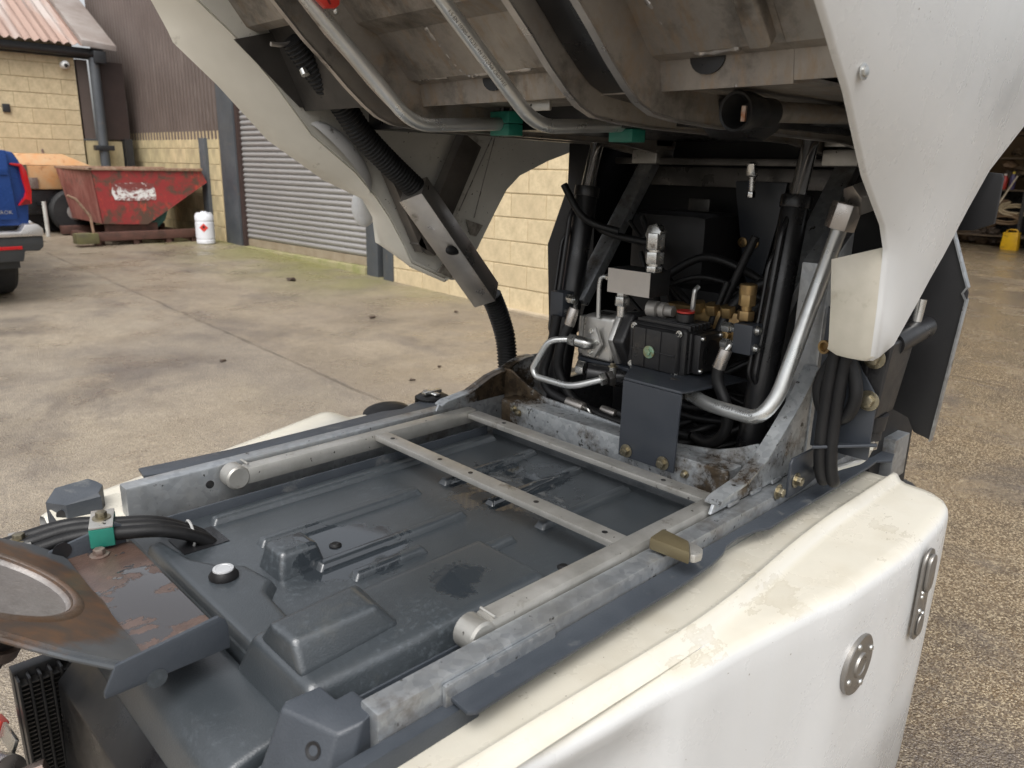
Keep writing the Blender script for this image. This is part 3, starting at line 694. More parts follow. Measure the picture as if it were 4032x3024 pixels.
# ---------------------------------------------------------------- loose stones and leaves on the concrete
LEAF = simple('wet_dead_leaf', (.045, .03, .02), (.07, .045, .03), .5)
for i, (x, y, s_) in enumerate(((3.87, 5.81, .035), (4.67, 5.59, .03), (3.0, 4.05, .022), (3.35, 4.2, .02), (4.2, 7.9, .06), (2.2, 5.2, .025))):
    b = B(); b.ball((x, y, gz(y)+s_*.18), s_, (1, .6, .28), 10, 6, Matrix.Rotation(i*1.3, 4, 'Z'))
    for v in b.b.verts: v.co += V((random.uniform(-1, 1), random.uniform(-1, 1), random.uniform(0, 1)))*s_*.25
    tag(obj('dead_leaf', b, LEAF, None, ang=20), ('dark crumpled leaf on the concrete straight out from the block wall', 'small dark leaf on the concrete nearest the block wall plinth', 'tiny dark leaf on the concrete closest to the sweeper', 'tiny dark leaf just left of the conduit foot', 'largest dark leaf on the mossy concrete before the shutter', 'dark leaf lying near the slab joint at left')[i], 'leaf', 'dead leaves on the concrete')

# ================================================================= the road sweeper
sw = thing('road_sweeper', 'white compact road sweeper with its hopper tipped up above the open chassis', 'sweeper', (1.0, YC, 0))
def bolt(p, d, r, parent, m=ZINC, h=None, washer=1.6, name='bolt'):
    p, d = V(p), V(d).normalized(); h = h or r*.9
    b = B(); b.cyl(p, p+d*r*.22, r*washer, n=18); b.cyl(p+d*r*.2, p+d*(r*.2+h), r, r*.98, n=6)
    return obj(name, b, m, parent, r*.08)
def capscrew(p, d, r, parent, m=STEEL):
    p, d = V(p), V(d).normalized()
    b = B(); b.lathe(p, d, [(0, r*1.35), (r*.2, r*1.35), (r*.22, r), (r*1.0, r*.96), (r*1.05, r*.55), (r*.4, r*.5), (r*.38, .0)], 14)
    return obj('cap_screw', b, m, parent, ang=30)
def sides(f):
    for s in (0, 1): f((lambda p: tuple(p)) if s == 0 else (lambda p: mir(p)), s)

# ---- rails, one per side (side 0 = near right, side 1 = far left)
def rails(T, s):
    def bx(name, a, c, m, par=sw, bv=.004):
        a, c = T(a), T(c); y0, y1 = sorted((a[1], c[1]))
        return obj(name, B().box((a[0], y0, a[2]), (c[0], y1, c[2])), m, par, bv)
    rl = bx('frame_rail', (.375, .576, .80), (1.76, .609, .947+.006*s), GALV)
    dy_ = .008*s
    st = bx('slide_tube', (.568, .613+dy_, .918), (1.14, .646+dy_, .958-.006*s), ALU, bv=.010)
    e = T((.556, .6295+dy_, .937)); d = V((0, 1, 0))
    obj('tube_end', B().lathe(V(e)-d*.018, d, [(0, .019), (.003, .0225), (.033, .0225), (.036, .019)], 24), ALU, st, ang=30)
    obj('weld_bead', B().tube([T((.577, .614+dy_+.004*i, .959)) for i in range(8)], .0022, 6, .001, 1), ALU, st)
    bx('inner_flange', (.40, .656+dy_, .86), (1.16, .660+dy_, .908), TRIM)
    bx('guide_lip', (.46, .568, .9), (.64, .5755, .942), GALV, rl, .003)
    # the trim plate bolted outside the rail
    if s == 0:
        out = [(0.4676,0.5704,0.9250), (0.4660,0.5389,0.9250), (0.4751,0.5322,0.9250), (0.6363,0.5346,0.9250), (0.8793,0.5345,0.9250),
               (0.9550,0.5381,0.9250), (0.9966,0.5444,0.9250), (1.0229,0.5542,0.9250), (1.0633,0.5582,0.9250), (1.1074,0.5520,0.9250), (1.1370,0.5406,0.9250), (1.1759,0.5411,0.9250),
               (1.5477,0.5421,0.9250), (1.5932,0.5449,0.9250), (1.6213,0.5236,0.9250)]
        inn = [(1.80, .574), (.47, .574)]
    else:
        out = [(0.4257,1.3936,0.9450), (0.4309,1.4347,0.9450), (0.5978,1.4200,0.9450), (0.8792,1.4251,0.9450), (0.9672,1.4289,0.9450), (1.0168,1.4144,0.9450), (1.0600,1.4330,0.9450), (1.0879,1.4369,0.9450), (1.1429,1.4309,0.9450), (1.35, 1.42, .945), (1.8, 1.41, .945)]
        inn = [(1.80, 1.3655), (.50, 1.3655)]
    poly = [(p[0], p[1]) for p in out]+inn
    zz = .925 if s == 0 else .945
    obj('trim_plate', B().prism(poly, 'z', zz-.006, zz), TRIM, sw, .0018, ang=30)
    # corner cover at the tail
    cz = .972
    if s == 0:
        b = B()
        top = [(0.3218,0.6712,0.9400), (0.3615,0.6675,0.9400), (0.3628,0.6367,0.9400), (0.3842,0.6374,0.9400), (0.3871,0.5951,0.9400), (0.3661,0.5870,0.9400), (0.3391,0.5975,0.9300), (0.3128,0.6671,0.9350)]
        bot = [(p[0]-.045, p[1]+.01, .82) if i in (0, 7) else (p[0]-(.05 if i in (5, 6) else 0), p[1]-(.012 if i in (5, 6) else 0), .82) for i, p in enumerate(top)]
        cc = obj('corner_cover', b.hexa(bot, top), TRIM, sw, .006, 3)
        c = V(top[6])*.50+V(top[7])*.30+V(bot[6])*.20; nn = (V(top[7])-V(top[6])).cross(V(bot[6])-V(top[6])).normalized(); nn = nn if nn.x < 0 else -nn
        obj('drain_hole', B().lathe(c-nn*.004, nn, [(0,.0095),(.0048,.0095),(.0048,.0075),(.001,.0)], 20), BLACK, cc)
    else:
        b = B()
        top = [(0.2787,1.4536,0.9150), (0.2926,1.4336,0.9450), (0.3477,1.4422,0.9450), (0.3566,1.4272,0.9420), (0.3612,1.4089,0.9400), (0.3476,1.3881,0.9350), (0.3508,1.3867,0.9280), (0.2968,1.3937,0.9250)]
        bot = [(p[0], p[1], .80) for p in top]
        cc = obj('corner_cover', b.hexa(bot, top), TRIM, sw, .010, 4)
        c = V(top[7])*.6+V(top[0])*.25+V(bot[7])*.15; obj('drain_hole', B().cyl(c+V((.006,.006,0)), c+V((-.003,-.004,.001)), .0085, n=18), BLACK, cc)
sides(rails)
obj('rail_hole', B().cyl((0.5043,1.2925,0.9380), ((0.5043,1.2925,0.9380)[0], 1.2905, (0.5043,1.2925,0.9380)[2]), .0075), BLACK, sw)
obj('edge_trim', B().box((.30,.556,.86),(.50,.5755,.915)), TRIM, sw, .003)
# ---- galvanised rear wall plates of the chassis and lower beams
for y in (.66, 1.22): obj('lower_beam', B().box((.3, y, .42), (2.4, y+.06, .56)), GALV, sw, .004)
# ---- cross bars over the tank
for i, (x, z) in enumerate(((.853, .952), (1.108, .946))):
    cb = obj('cross_bar', B().box((x, .646, z-.012), (x+.034, 1.286, z)), ALU, sw, .0025)
    for y in ((.68, .83, 1.0, 1.09, 1.245) if i == 0 else (.75, 1.18)):
        obj('bolt_hole', B().cyl((x+.017, y, z+.0002), (x+.017, y, z+.0006), .0048, n=14), BLACK, cb)
# ---- buffer pad lying across the near rail
pad = obj('buffer_pad', B().prism([(0.9165,0.6046,0.9720)[:2], (0.9112,0.5541,0.9720)[:2], (0.8794,0.5318,0.9720)[:2], (0.8756,0.6003,0.9720)[:2]], 'z', .952, .972), simple('brass_coated_pad', (.13, .105, .06), (.18, .15, .085), .4, .5, dirt=(.3, .27, .17), damt=(.6, .75)), sw, .004)
obj('pad_tip', B().prism([(0.9157,0.5574,0.9680)[:2], (0.9180,0.5438,0.9680)[:2], (0.9130,0.5312,0.9680)[:2], (0.9002,0.5242,0.9680)[:2], (0.8860,0.5265,0.9680)[:2], (0.8829,0.5342,0.9680)[:2]], 'z', .954, .968), ALU, pad, .004)

# ---- moulded tank cover
def frustum(b, x0, x1, y0, y1, z0, z1, s, sx=None):
    sx = s if sx is None else sx
    return b.hexa([(x0,y0,z0),(x1,y0,z0),(x1,y1,z0),(x0,y1,z0)], [(x0+sx,y0+s,z1),(x1-sx,y0+s,z1),(x1-sx,y1-s,z1),(x0+sx,y1-s,z1)])
ZT = .889
tank = obj('tank_cover', B().box((.357, .658, .70), (1.185, 1.288, ZT)), COVER, sw, .008, 3)
obj('cover_step', frustum(B(), 1.16, 1.20, .66, 1.28, .80, .905, .012), COVER, tank, .006, 3)
for y, x0, x1 in ((1.236, .475, 1.150), (1.108, .50, .835), (1.108, .885, 1.155), (.975, .53, .835), (.975, .89, 1.155), (.845, .75, .835), (.845, .89, 1.15), (.915, .555, .70)):
    w_ = .014
    obj('rib', frustum(B(), x0, x1, y-w_, y+w_, ZT-.004, ZT+.011, .0060, .010), COVER, tank, .0045, 3)
# raised service boxes
b = B(); b.hexa([(.343,.655,.86),(.755,.655,.86),(.755,.862,.86),(.343,.862,.86)], [(.352,.678,.934),(.735,.678,.934),(.735,.822,.934),(.352,.818,.934)])
box = obj('raised_box', b, COVER, tank, .014, 4)
top = [(0.3539,0.7708,0.9720), (0.4734,0.7763,0.9720), (0.4715,0.7168,0.9720), (0.3573,0.7194,0.9720)]
bot = [(0.3572,0.8083,0.9300), (0.5194,0.8405,0.9300), (0.5055,0.7122,0.9300), (0.3550,0.6978,0.9300)]
b = B().hexa(bot[::-1], top[::-1]); obj('pump_housing_bulge', b, COVER, tank, .010, 4)
b = B(); pb = [(.3575,.835),(.3575,1.215),(.392,1.215),(.405,1.12),(.432,1.075),(.462,1.045),(.475,.965),(.448,.935),(.440,.835)]; pt = [(.362,.84),(.362,1.20),(.380,1.20),(.392,1.11),(.415,1.065),(.445,1.035),(.455,.972),(.432,.945),(.424,.84)]
b.hexa([(x,y,.87) for x, y in pb][::-1], [(x,y,.906) for x, y in pt][::-1]); obj('filler_plateau', b, COVER, tank, .009, 4)
b = B(); frustum(b, .470, .556, .975, 1.052, .88, .930, .012); obj('vent_bump', b, COVER, tank, .010, 4)
pc = V((0.4064,1.0208,0.9120))
pl = obj('plug', B().lathe(pc+V((0,0,-.006)), (0,0,1), [(0,.021),(.004,.0215),(.012,.0155),(.0125,.0)], 28), RUB, tank, ang=50)
obj('plug_cap', B().lathe(pc+V((0,0,.0064)), (0,0,1), [(0,.0152),(.002,.0148),(.0024,.011),(.0018,.0105),(.0018,.0)], 28), simple('white_plug', (.50,.51,.52), (.40,.41,.42), .3, .3), pl, ang=30)
for p in ((0.5960,1.0239,0.8890), (0.8038,1.3001,0.8890), (0.8250,0.7226,0.8890), (1.4019,1.2869,0.9000)):
    obj('rivet', B().lathe(V(p), (0,0,1), [(0,.0105),(.002,.0105),(.004,.007),(.005,.006),(.0042,.0)], 18), RUB, tank, ang=30)

# ---- cowl in front of the tank, radiator below it
cowl = [(.354,.872),(.300,.868),(.268,.862),(.250,.846),(.240,.81),(.236,.55),(.30,.5),(.354,.6)]
obj('cowl', B().prism(cowl, 'y', .70, 1.185), COVER, sw, .012, 4)
obj('cowl_cheek', B().hexa([(.16,.64,.5),(.354,.64,.5),(.354,.698,.5),(.16,.698,.5)], [(.20,.655,.80),(.354,.655,.845),(.354,.698,.868),(.255,.698,.845)]), COVER, sw, .012, 4)
obj('shroud', B().hexa([(.190,.66,.50),(.235,.66,.50),(.235,1.15,.50),(.190,1.15,.50)], [(.212,.66,.758),(.240,.66,.80),(.240,1.15,.80),(.200,1.15,.758)]), BLACK, sw, .003)
YR = 1.165
rad = obj('radiator', B().box((.152,YR+.022,.30),(.262,YR+.045,.775)), BLACK, sw, .003)
for i in range(8):
    x = .154+i*.0138
    obj('cooling_tube', B().box((x,YR,.31),(x+.004,YR+.021,.77)), CAST, rad, .001)
b = B()
for i in range(7):
    x0 = .1585+i*.0138
    for k in range(63):
        z = .312+k*.0072; b.box((x0, YR+.003, z), (x0+.0088, YR+.021, z+.0022))
fo = obj('cooling_fins', b, DARKM, rad); fo['kind'] = 'stuff'

# ---- rusty outlet plate with dished ring
zP = .920
th = math.radians(33); tn = V((math.sin(th), 0, math.cos(th))); eu = V((-math.cos(th), 0, math.sin(th))); cr = V((.243, 0, zP))
def onslope(u, v, h=0): return cr+eu*u+V((0, v, 0))+tn*h
plate = obj('outlet_plate', B().prism([(.337,.852),(.337,1.200),(.243,1.204),(.243,.852)], 'z', zP-.006, zP), RUST, sw, .0015)
sl = [(.001,.853),(.04,.850),(.106,.865),(.16,.89),(.26,.93),(.31,1.04),(.26,1.17),(.16,1.215),(.09,1.222),(.037,1.225),(.001,1.204)]
def edge_at(a):                      # where a ray from the bowl centre leaves the sloped sheet
    best = 9
    for (u0, v0), (u1, v1) in zip(sl, sl[1:]+sl[:1]):
        ca, sa = math.cos(a), math.sin(a); du, dv = u1-u0, v1-v0; den = ca*dv-sa*du
        if abs(den) < 1e-9: continue
        t = ((u0-.147)*dv-(v0-1.042)*du)/den; k = ((u0-.147)*sa-(v0-1.042)*ca)/den
        if t > 0 and -.001 <= k <= 1.001: best = min(best, t)
    return best
AA = [2*math.pi*i/72 for i in range(72)]
obj('outlet_slope', B().grid([[onslope(.147+edge_at(a)*math.cos(a), 1.042+edge_at(a)*math.sin(a)) for a in AA], [onslope(.147+.104*math.cos(a), 1.042+.104*math.sin(a)) for a in AA]], closed=True).solid(-.005), SLOPE, plate, ang=40)
obj('slope_lip', B().tube([onslope(u,v,-.003) for u, v in sl[1:5]], .004, 8, .03), SLOPE, plate)
dc = onslope(.147, 1.042)
obj('outlet_ring', B().lathe(dc, tn, [(-.004,.157),(.002,.156),(.0045,.150),(.002,.143),(.001,.134),(.002,.124),(.006,.118),(.0085,.111),(.006,.106),(.0,.103),(-.012,.096),(-.022,.080),(-.028,.05),(-.029,.0)], 72), DISH, plate, ang=50)
obj('plate_flange', B().prism([(.19,.915),(.205,.945),(.326,.957),(.334,.950),(.337,.940),(.337,.908),(.19,.908)], 'y', .8455, .8515), TRIM, plate, .002)
obj('plate_flange', B().prism([(.17,.915),(.19,.932),(.318,.957),(.328,.950),(.331,.938),(.331,.914),(.17,.908)], 'y', 1.2005, 1.2065), TRIM, plate, .002)
obj('flange_hole', B().cyl((0.2414,1.2000,0.9356), V((0.2414,1.2000,0.9356))-V((0,.0008,0)), .013, n=20), BLACK, plate)
obj('flange_hole', B().cyl((.247,.8452,.908), (.247,.8448,.908), .012, n=20), COVER, plate)
for p in ((0.2858,1.1815,0.9250), (0.2940,0.8789,0.9250)): bolt((p[0], p[1], zP), (0,0,1), .0088, plate, BOLTR, .009)
pp = [dc-tn*.008, dc-tn*.07, dc-tn*.10+V((-.03,.01,-.03)), dc-tn*.12+V((-.08,.03,-.09))]
obj('outlet_pipe', B().tube(pp, .068, 28, .05), simple('sooty_pipe', (.035,.031,.028), (.055,.045,.038), .5, .3), sw)
obj('pipe_clamp', B().tube([dc-tn*.058, dc-tn*.072], .075, 28), BOLTR, sw)
bolt(dc-tn*.066+V((.02,-.074,0)), (.3,-1,0), .008, sw, BOLTR, .014)

# ---- hose bundle with green clamps at the tail
hp = []
for i, (dy, dz) in enumerate(((.012, .012), (-.008, .010), (-.026, .004), (.026, .002))):
    pts = smoothpath([(.10, 1.30+dy, .900+dz), (.195, 1.262+dy, .926+dz), (.266, 1.245+dy*.9, .937+dz), (.325, 1.216+dy*.8, .936+dz*.7), (.386, 1.195+dy*.7, .926+dz*.6), (.445, 1.188+dy*.6, .893), (.46, 1.185+dy*.5, .86)], 6)
    obj('hose', B().tube(pts, .0105, 12, .001, 1), RUB, sw)
def clamp(c, dirx, hx, hy, hz, par):
    c = V(c); d = V(dirx).normalized(); n = V((-d.y, d.x, 0)); r = lambda z, k=1.: [c+d*sx*hx*k+n*sy*hy*k+V((0,0,z)) for sx, sy in ((-1,-1),(1,-1),(1,1),(-1,1))]
    k = obj('hose_clamp', B().hexa(r(-hz), r(hz)), GREEN, par, .002)
    obj('clamp_plate', B().hexa(r(hz+.0005, .98), r(hz+.004, .98)), ALU, k, .001)
    bolt(c+V((0,0,hz+.004)), (0,0,1), .0085, k, ZINC, .009)
    for t in (.35, .7): obj('plate_stamp', B().cyl(c+d*hx*.3-n*hy*t+V((0,0,hz+.0041)), c+d*hx*.3-n*hy*t+V((0,0,hz+.0046)), .002, n=10), BLACK, k)
    return k
clamp((.306, 1.224, .941), (1, -.35, 0), .017, .034, .015, sw)
clamp((.200, 1.258, .926), (1, -.25, 0), .016, .034, .015, sw)
obj('hose_tie', B().tube([V((.425, 1.190, .906))+V((.006*math.cos(a)*.3, .022*math.cos(a), .022*math.sin(a))) for a in [2*math.pi*i/16 for i in range(17)]], .0022, 6, .001, 1), simple('clear_tie', (.35,.35,.34), None, .4), sw)
obj('hose_slot', B().box((.40, 1.155, ZT+.0008), (.475, 1.225, ZT+.0014)), BLACK, tank)

# ---- bits at the bottom left corner: drain valve with red lever
dv = obj('drain_valve', B().hexn((.115,1.05,.695), (1,-.3,.2), .018, .040), BOLTR, sw, .002)
obj('valve_collar', B().lathe((.11,1.08,.70), (.3,-.9,.2), [(-.03,.016),(-.03,.022),(0,.024),(.012,.024),(.012,.018)], 20), STEEL, dv)
obj('valve_lever', B().obar((.13,1.19,.69), (.13,1.10,.715), (.004,0,.010), .0025), STEEL, dv, .001)
obj('lever_grip', B().obar((.13,1.26,.66), (.13,1.195,.685), (.005,0,.012), .006), RED, dv, .002)

# ---- white side panels (lofted), near right and far left
RIDGE = [(.30,.505),(.65,.489),(.725,.482),(.856,.476),(1.08,.494),(1.235,.508),(1.6,.508)]
SHO = [(.30,.510),(.61,.456),(.68,.447),(.74,.437),(.76,.429),(.83,.425),(.96,.405),(1.062,.388),(1.074,.381),(1.131,.378),(1.318,.366),(1.495,.375),(1.56,.386),(1.59,.402),(1.60,.418)]
LZ = [(.2,.83),(.234,.844),(.294,.876),(.378,.888),(.46,.899),(.58,.905),(.716,.924),(.866,.946),(.90,.932),(.92,.919),(1.0,.915),(1.6,.915)]
def sidepanel(T, s):
    rows = []; n = 84
    for i in range(n+1):
        x = .28+(1.60-.28)*i/n
        r = sum(lerp(x+d, RIDGE) for d in (-.12,-.08,-.04,0,.04,.08,.12))/7; sh = sum(lerp(x+d, SHO) for d in (-.03,-.015,0,.015,.03))/5 if x < 1.50 else lerp(x, SHO)
        dip = -.010*max(0, (.75-x)/.45)
        rise = .010*min(1, max(0, (x-1.45)/.1))
        inset = .045*min(1, max(0, (.735-x)/.07))
        zt = .893+dip*.5
        if s == 1: zt = lerp(x, LZ)+.004; sh = .408; r = .47; dip = 0; inset = 0
        prof = [(.604, zt-.012), (.575, zt), (r+.022, zt), (r+.010, zt+.003), (r+.003, zt+.014), (r-.004, zt+.014), (r-.013, zt+.002), (r-.024, zt-.002),
                (sh+.030, zt-.004+dip), (sh+.017, zt-.006+dip), (sh+.008, zt-.010+dip), (sh+.003, zt-.016+dip), (sh+.0005, zt-.028+dip),
                (sh+inset*.5, zt-.07), (sh+inset, zt-.13), (sh+inset+.003, .55), (sh+inset+.008, .30), (sh+.02, .285)]
        if s == 1: prof[0:9] = [(.604,.895),(.575,.90),(.545,.90),(.52,.902),(.50,.905),(.48,zt-.012),(.465,zt-.005),(.455,zt),(.445,zt)]
        rows.append([T((x, y, z)) for y, z in prof])
    # rounded rear end
    last = rows[-1]
    for d, dy, dz in ((.006, .006, -.006), (.010, .016, -.018), (.011, .03, -.05)):
        rows.append([(p[0]+d, p[1]+(dy if s == 0 else -dy)*(1 if abs(q-.6) > .05 else 0), max(.29, p[2]+dz)) for p, q in ((p, p[1] if s == 0 else 2*YC-p[1]) for p in last)])
    rows.append([(p[0]-.004, p[1], .29) for p in rows[-1]])
    b = B().grid(rows); return obj('side_panel', b, GRP, sw, ang=55)
panels = []
sides(lambda T, s: panels.append(sidepanel(T, s)))
pr = panels[0]
PEW = simple('pewter_plate', (.30,.285,.265), (.24,.23,.215), .38, .8, scale=20)
ec = V((1.155, .3755, .738))
em = obj('round_badge', B().lathe(ec, (0,-1,0), [(-.004,.052),(.003,.052),(.0045,.050),(.0045,.022),(.008,.0205),(.008,.0165),(.0065,.015),(.0065,.0)], 40), PEW, pr, ang=30)
for a in (.35, 1.92, 3.5, 5.05): obj('rivet', B().ball(ec+V((.041*math.cos(a), -.0045, .041*math.sin(a))), .0058, (1,.7,1), 12, 8), STEEL, em)
lc = V((1.385, .3635, .778))
def stad(c, hw, hh, y0, y1, n=10):
    return B().prism([(c.x+hw*math.cos(a), c.z+(hh-hw)+hw*math.sin(a)) for a in [math.pi*i/n for i in range(n+1)]]+[(c.x+hw*math.cos(a), c.z-(hh-hw)+hw*math.sin(a)) for a in [math.pi+math.pi*i/n for i in range(n+1)]], 'y', y0, y1)
la = obj('latch_plate', stad(lc, .026, .090, lc.y, lc.y-.005), PEW, pr, .0015)
obj('latch_paddle', stad(lc+V((0,0,.045)), .017, .036, lc.y-.0055, lc.y-.012), PEW, la, .002)
obj('latch_keyhole', stad(lc+V((0,0,-.060)), .015, .022, lc.y-.0055, lc.y-.009), PEW, la, .002)
for dz in (.0, -.028, -.042, .008): obj('rivet', B().ball(lc+V((.010 if dz < -.03 else -.012, -.0055, dz)), .0052, (1,.7,1), 12, 8), STEEL, la)
# far-side filler cap and dome, seen over the left trim plate
fc = V((1.1238,1.4376,0.9500)); fc.z = .925
cap = obj('filler_cap', B().lathe(fc, (0,0,1), [(0,.036),(.004,.040),(.024,.039),(.028,.034),(.030,.0)], 40), RUB, sw, ang=40)
for i in range(34):
    a = 2*math.pi*i/34; obj('cap_grip', B().box((fc.x+.0395*math.cos(a)-.0018, fc.y+.0395*math.sin(a)-.0018, fc.z+.005), (fc.x+.0395*math.cos(a)+.0018, fc.y+.0395*math.sin(a)+.0018, fc.z+.024)), RUB, cap)
cv = obj('cap_lock', B().box((fc.x-.026, fc.y-.008, fc.z+.031), (fc.x+.026, fc.y+.008, fc.z+.040)), STEEL, cap, .003)
obj('lock_wing', B().box((fc.x-.008, fc.y-.026, fc.z+.031), (fc.x+.008, fc.y+.026, fc.z+.037)), STEEL, cap, .003)
dm_ = V((0.9973,1.5362,0.9150)); obj('rubber_dome', B().ball((dm_[0]+.03, dm_[1]-.045, .915), .05, (1.25,1,.45), 24, 12), RUB, sw)

# ---- wheels under the panels
for y in (.46, 1.48): wheel(sw, (.72, y+.06*(1 if y < 1 else -1), .30), .30, .18)
for y in (.80, 1.14): wheel(sw, (2.35, y, .30), .30, .18)
obj('rear_axle', B().cyl((.72,.5,.30),(.72,1.44,.30), .04), BLACK, sw); obj('front_axle', B().cyl((2.35,.7,.30),(2.35,1.24,.30), .04), BLACK, sw)
for y in (.75, 1.19): obj('axle_hanger', B().box((.68, y-.03, .30), (.76, y+.03, .5)), BLACK, sw); obj('axle_hanger', B().box((2.31, y-.03, .30), (2.39, y+.03, .5)), BLACK, sw)
obj('tank_body', B().box((.36,.67,.56),(1.18,1.27,.70)), COVER, sw, .02)

# ================================================================= posts, gussets and the pump bay
def gusset(T, s):
    # curved gusset standing on the rail
    tail_ = [(1.31,1.085),(1.345,1.12),(1.37,1.15),(1.40,1.16),(1.40,.951)] if s == 0 else [(1.30,1.032),(1.33,1.038),(1.36,1.038),(1.40,1.038),(1.40,.951)]
    inner = [(1.052,.951),(1.060,.966),(1.075,.973),(1.150,.982),(1.213,1.008),(1.262,1.046 if s == 0 else 1.018)]+tail_
    b = B(); ya, yb = sorted((T((0,.604,0))[1], T((0,.610,0))[1])); b.prism(inner, 'y', ya, yb)
    gp = obj('gusset', b, GALVO, sw, .0012)
    path = [T((x, .607, z)) for x, z in inner[1:8]]
    rows = [[V(T((x, .594, z))), V(T((x, .622, z)))] for x, z in inner[1:9]]
    obj('gusset_lip', B().grid(rows).solid(.004), GALVO, gp, ang=50)
    for i in range(3):
        x = 1.10+i*.075; ya, yb = sorted((T((0,.599,0))[1], T((0,.604,0))[1])); obj('weld_bead', B().box((x, ya, .950), (x+.035, yb, .957)), GALV, gp, .002)
    # upright post and the raking strut up to the hinge
    ya, yb = sorted((T((0,.600,0))[1], T((0,.655,0))[1]))
    zt0, zt1 = (1.34, 1.40) if s == 0 else (1.03, 1.03)
    obj('post', B().hexa([(1.375,ya,.80),(1.46,ya,.80),(1.46,yb,.80),(1.375,yb,.80)], [(1.375,ya,zt0),(1.46,ya,zt1),(1.46,yb,zt1),(1.375,yb,zt0)]), GALV, sw, .004)
    obj('strut', B().obar(T((1.40,.725,1.185)), T((1.665,.715,1.515)), (0,.023,0), .013), GALV, sw, .003)
    hb = obj('hinge_block', B().box((1.628, T((0,.722,0))[1]-.038, 1.512), (1.70, T((0,.722,0))[1]+.038, 1.545)), ALU, sw, .004)
    obj('hinge_cap', B().box((1.625, T((0,.722,0))[1]-.036, 1.550), (1.70, T((0,.722,0))[1]+.036, 1.570)), ALU, hb, .004)
sides(gusset)
# ---- cross beam in front of the bay with curved web behind it
xb = obj('cross_beam', B().box((1.205,.665,.87),(1.255,1.275,.967)), GALVO, sw, .004)
web = [(.615,.93),(.615,1.014),(.645,1.013),(.68,.996),(.725,.979),(.813,.966),(.93,.966),(1.067,.973),(1.184,.977),(1.246,.994),(1.301,1.019),(1.325,1.022),(1.325,.93)]
obj('beam_web', B().prism([(y,z) for y, z in web], 'x', 1.262, 1.268), GALVO, sw, .0015)
for p in ((1.204,1.228,.952),(1.204,1.213,.945),(1.204,.755,.935),(1.204,.685,.915)): bolt(p, (-1,0,0), .0055, xb, ZINC, .009)
obj('rear_beam', B().box((1.64,.62,1.510),(1.68,1.32,1.526)), DARKM, sw, .003)
bolt((1.2227,0.5750,0.9526), (0,-1,0), .009, sw, ZINC, .010)
# ---- slate bracket carrying the pump
br = obj('pump_bracket', B().hexa([(1.188,.772,.935),(1.194,.772,.935),(1.194,.906,.935),(1.188,.906,.935)], [(1.188,.768,1.094),(1.194,.768,1.094),(1.194,.905,1.094),(1.188,.905,1.094)]), BRK, sw, .002)
obj('bracket_shelf', B().hexa([(1.1885,.769,1.0945),(1.44,.769,1.0745),(1.44,1.06,1.0745),(1.1885,.904,1.0945)], [(1.190,.769,1.100),(1.44,.769,1.080),(1.44,1.06,1.080),(1.190,.904,1.100)]), BRK, br, .002)
for p in ((1.1870,0.8849,0.9497), (1.1870,0.7959,0.9495)): bolt(p, (-1,0,0), .0088, br, ZINC, .011)
# ---- triplex water pump: black crankcase with ribs, drain plug, cap screws
PX0 = 1.320
pump = obj('pump_crankcase', B().box((PX0,.853,1.083),(PX0+.105,.992,1.186)), CAST, sw, .010, 3)
obj('crankcase_cover', B().hexa([(PX0-.012,.868,1.092),(PX0-.012,.978,1.092),(PX0-.012,.978,1.176),(PX0-.012,.868,1.176)][::-1], [(PX0-.0005,.862,1.087),(PX0-.0005,.985,1.087),(PX0-.0005,.985,1.182),(PX0-.0005,.862,1.182)][::-1]), CAST, pump, .004)
obj('cover_rib', B().box((PX0-.0145,.868,1.128),(PX0-.0118,.978,1.1315)), CAST, pump, .001)
for y in (.906,.945): obj('cover_rib', B().box((PX0-.0145,y-.0015,1.092),(PX0-.0118,y+.0015,1.176)), CAST, pump, .001)
for y, z in ((.980,1.176),(.867,1.176),(.983,1.092),(.871,1.091)): capscrew((PX0-.004,y,z), (-1,0,0), .0055, pump)
dp_ = obj('drain_plug', B().lathe((PX0-.0125,.932,1.128), (-1,0,0), [(0,.0135),(.003,.0135),(.004,.012),(.004,.010)], 24), PATINA, pump, ang=30)
obj('plug_hex', B().hexn((PX0-.016,.932,1.128), (-1,0,0), .0075, .005), PATINA, dp_, .0006)
for i in range(6): obj('cooling_rib', B().box((PX0+.012+i*.014,.8515,1.18),(PX0+.018+i*.014,.985,1.192)), CAST, pump, .001)
# end cover facing the near side, with bore
obj('end_cover', B().hexa([(PX0+.010,.846,1.092),(PX0+.10,.846,1.092),(PX0+.10,.8525,1.092),(PX0+.010,.8525,1.092)], [(PX0+.010,.846,1.178),(PX0+.10,.846,1.178),(PX0+.10,.8525,1.178),(PX0+.010,.8525,1.178)]), CAST, pump, .003)
fl = obj('shaft_flange', B().box((PX0+.016,.828,1.094),(PX0+.094,.8455,1.176)), CAST, pump, .004)
obj('flange_bore', B().cyl((PX0+.055,.8276,1.135),(PX0+.055,.8270,1.135), .029, n=28), BLACK, fl)
for x in (PX0+.022, PX0+.088):
    for z in (1.101,1.169): obj('stud', B().ball((x,.827,z), .006, (1,1,1), 12, 8), STEEL, fl)
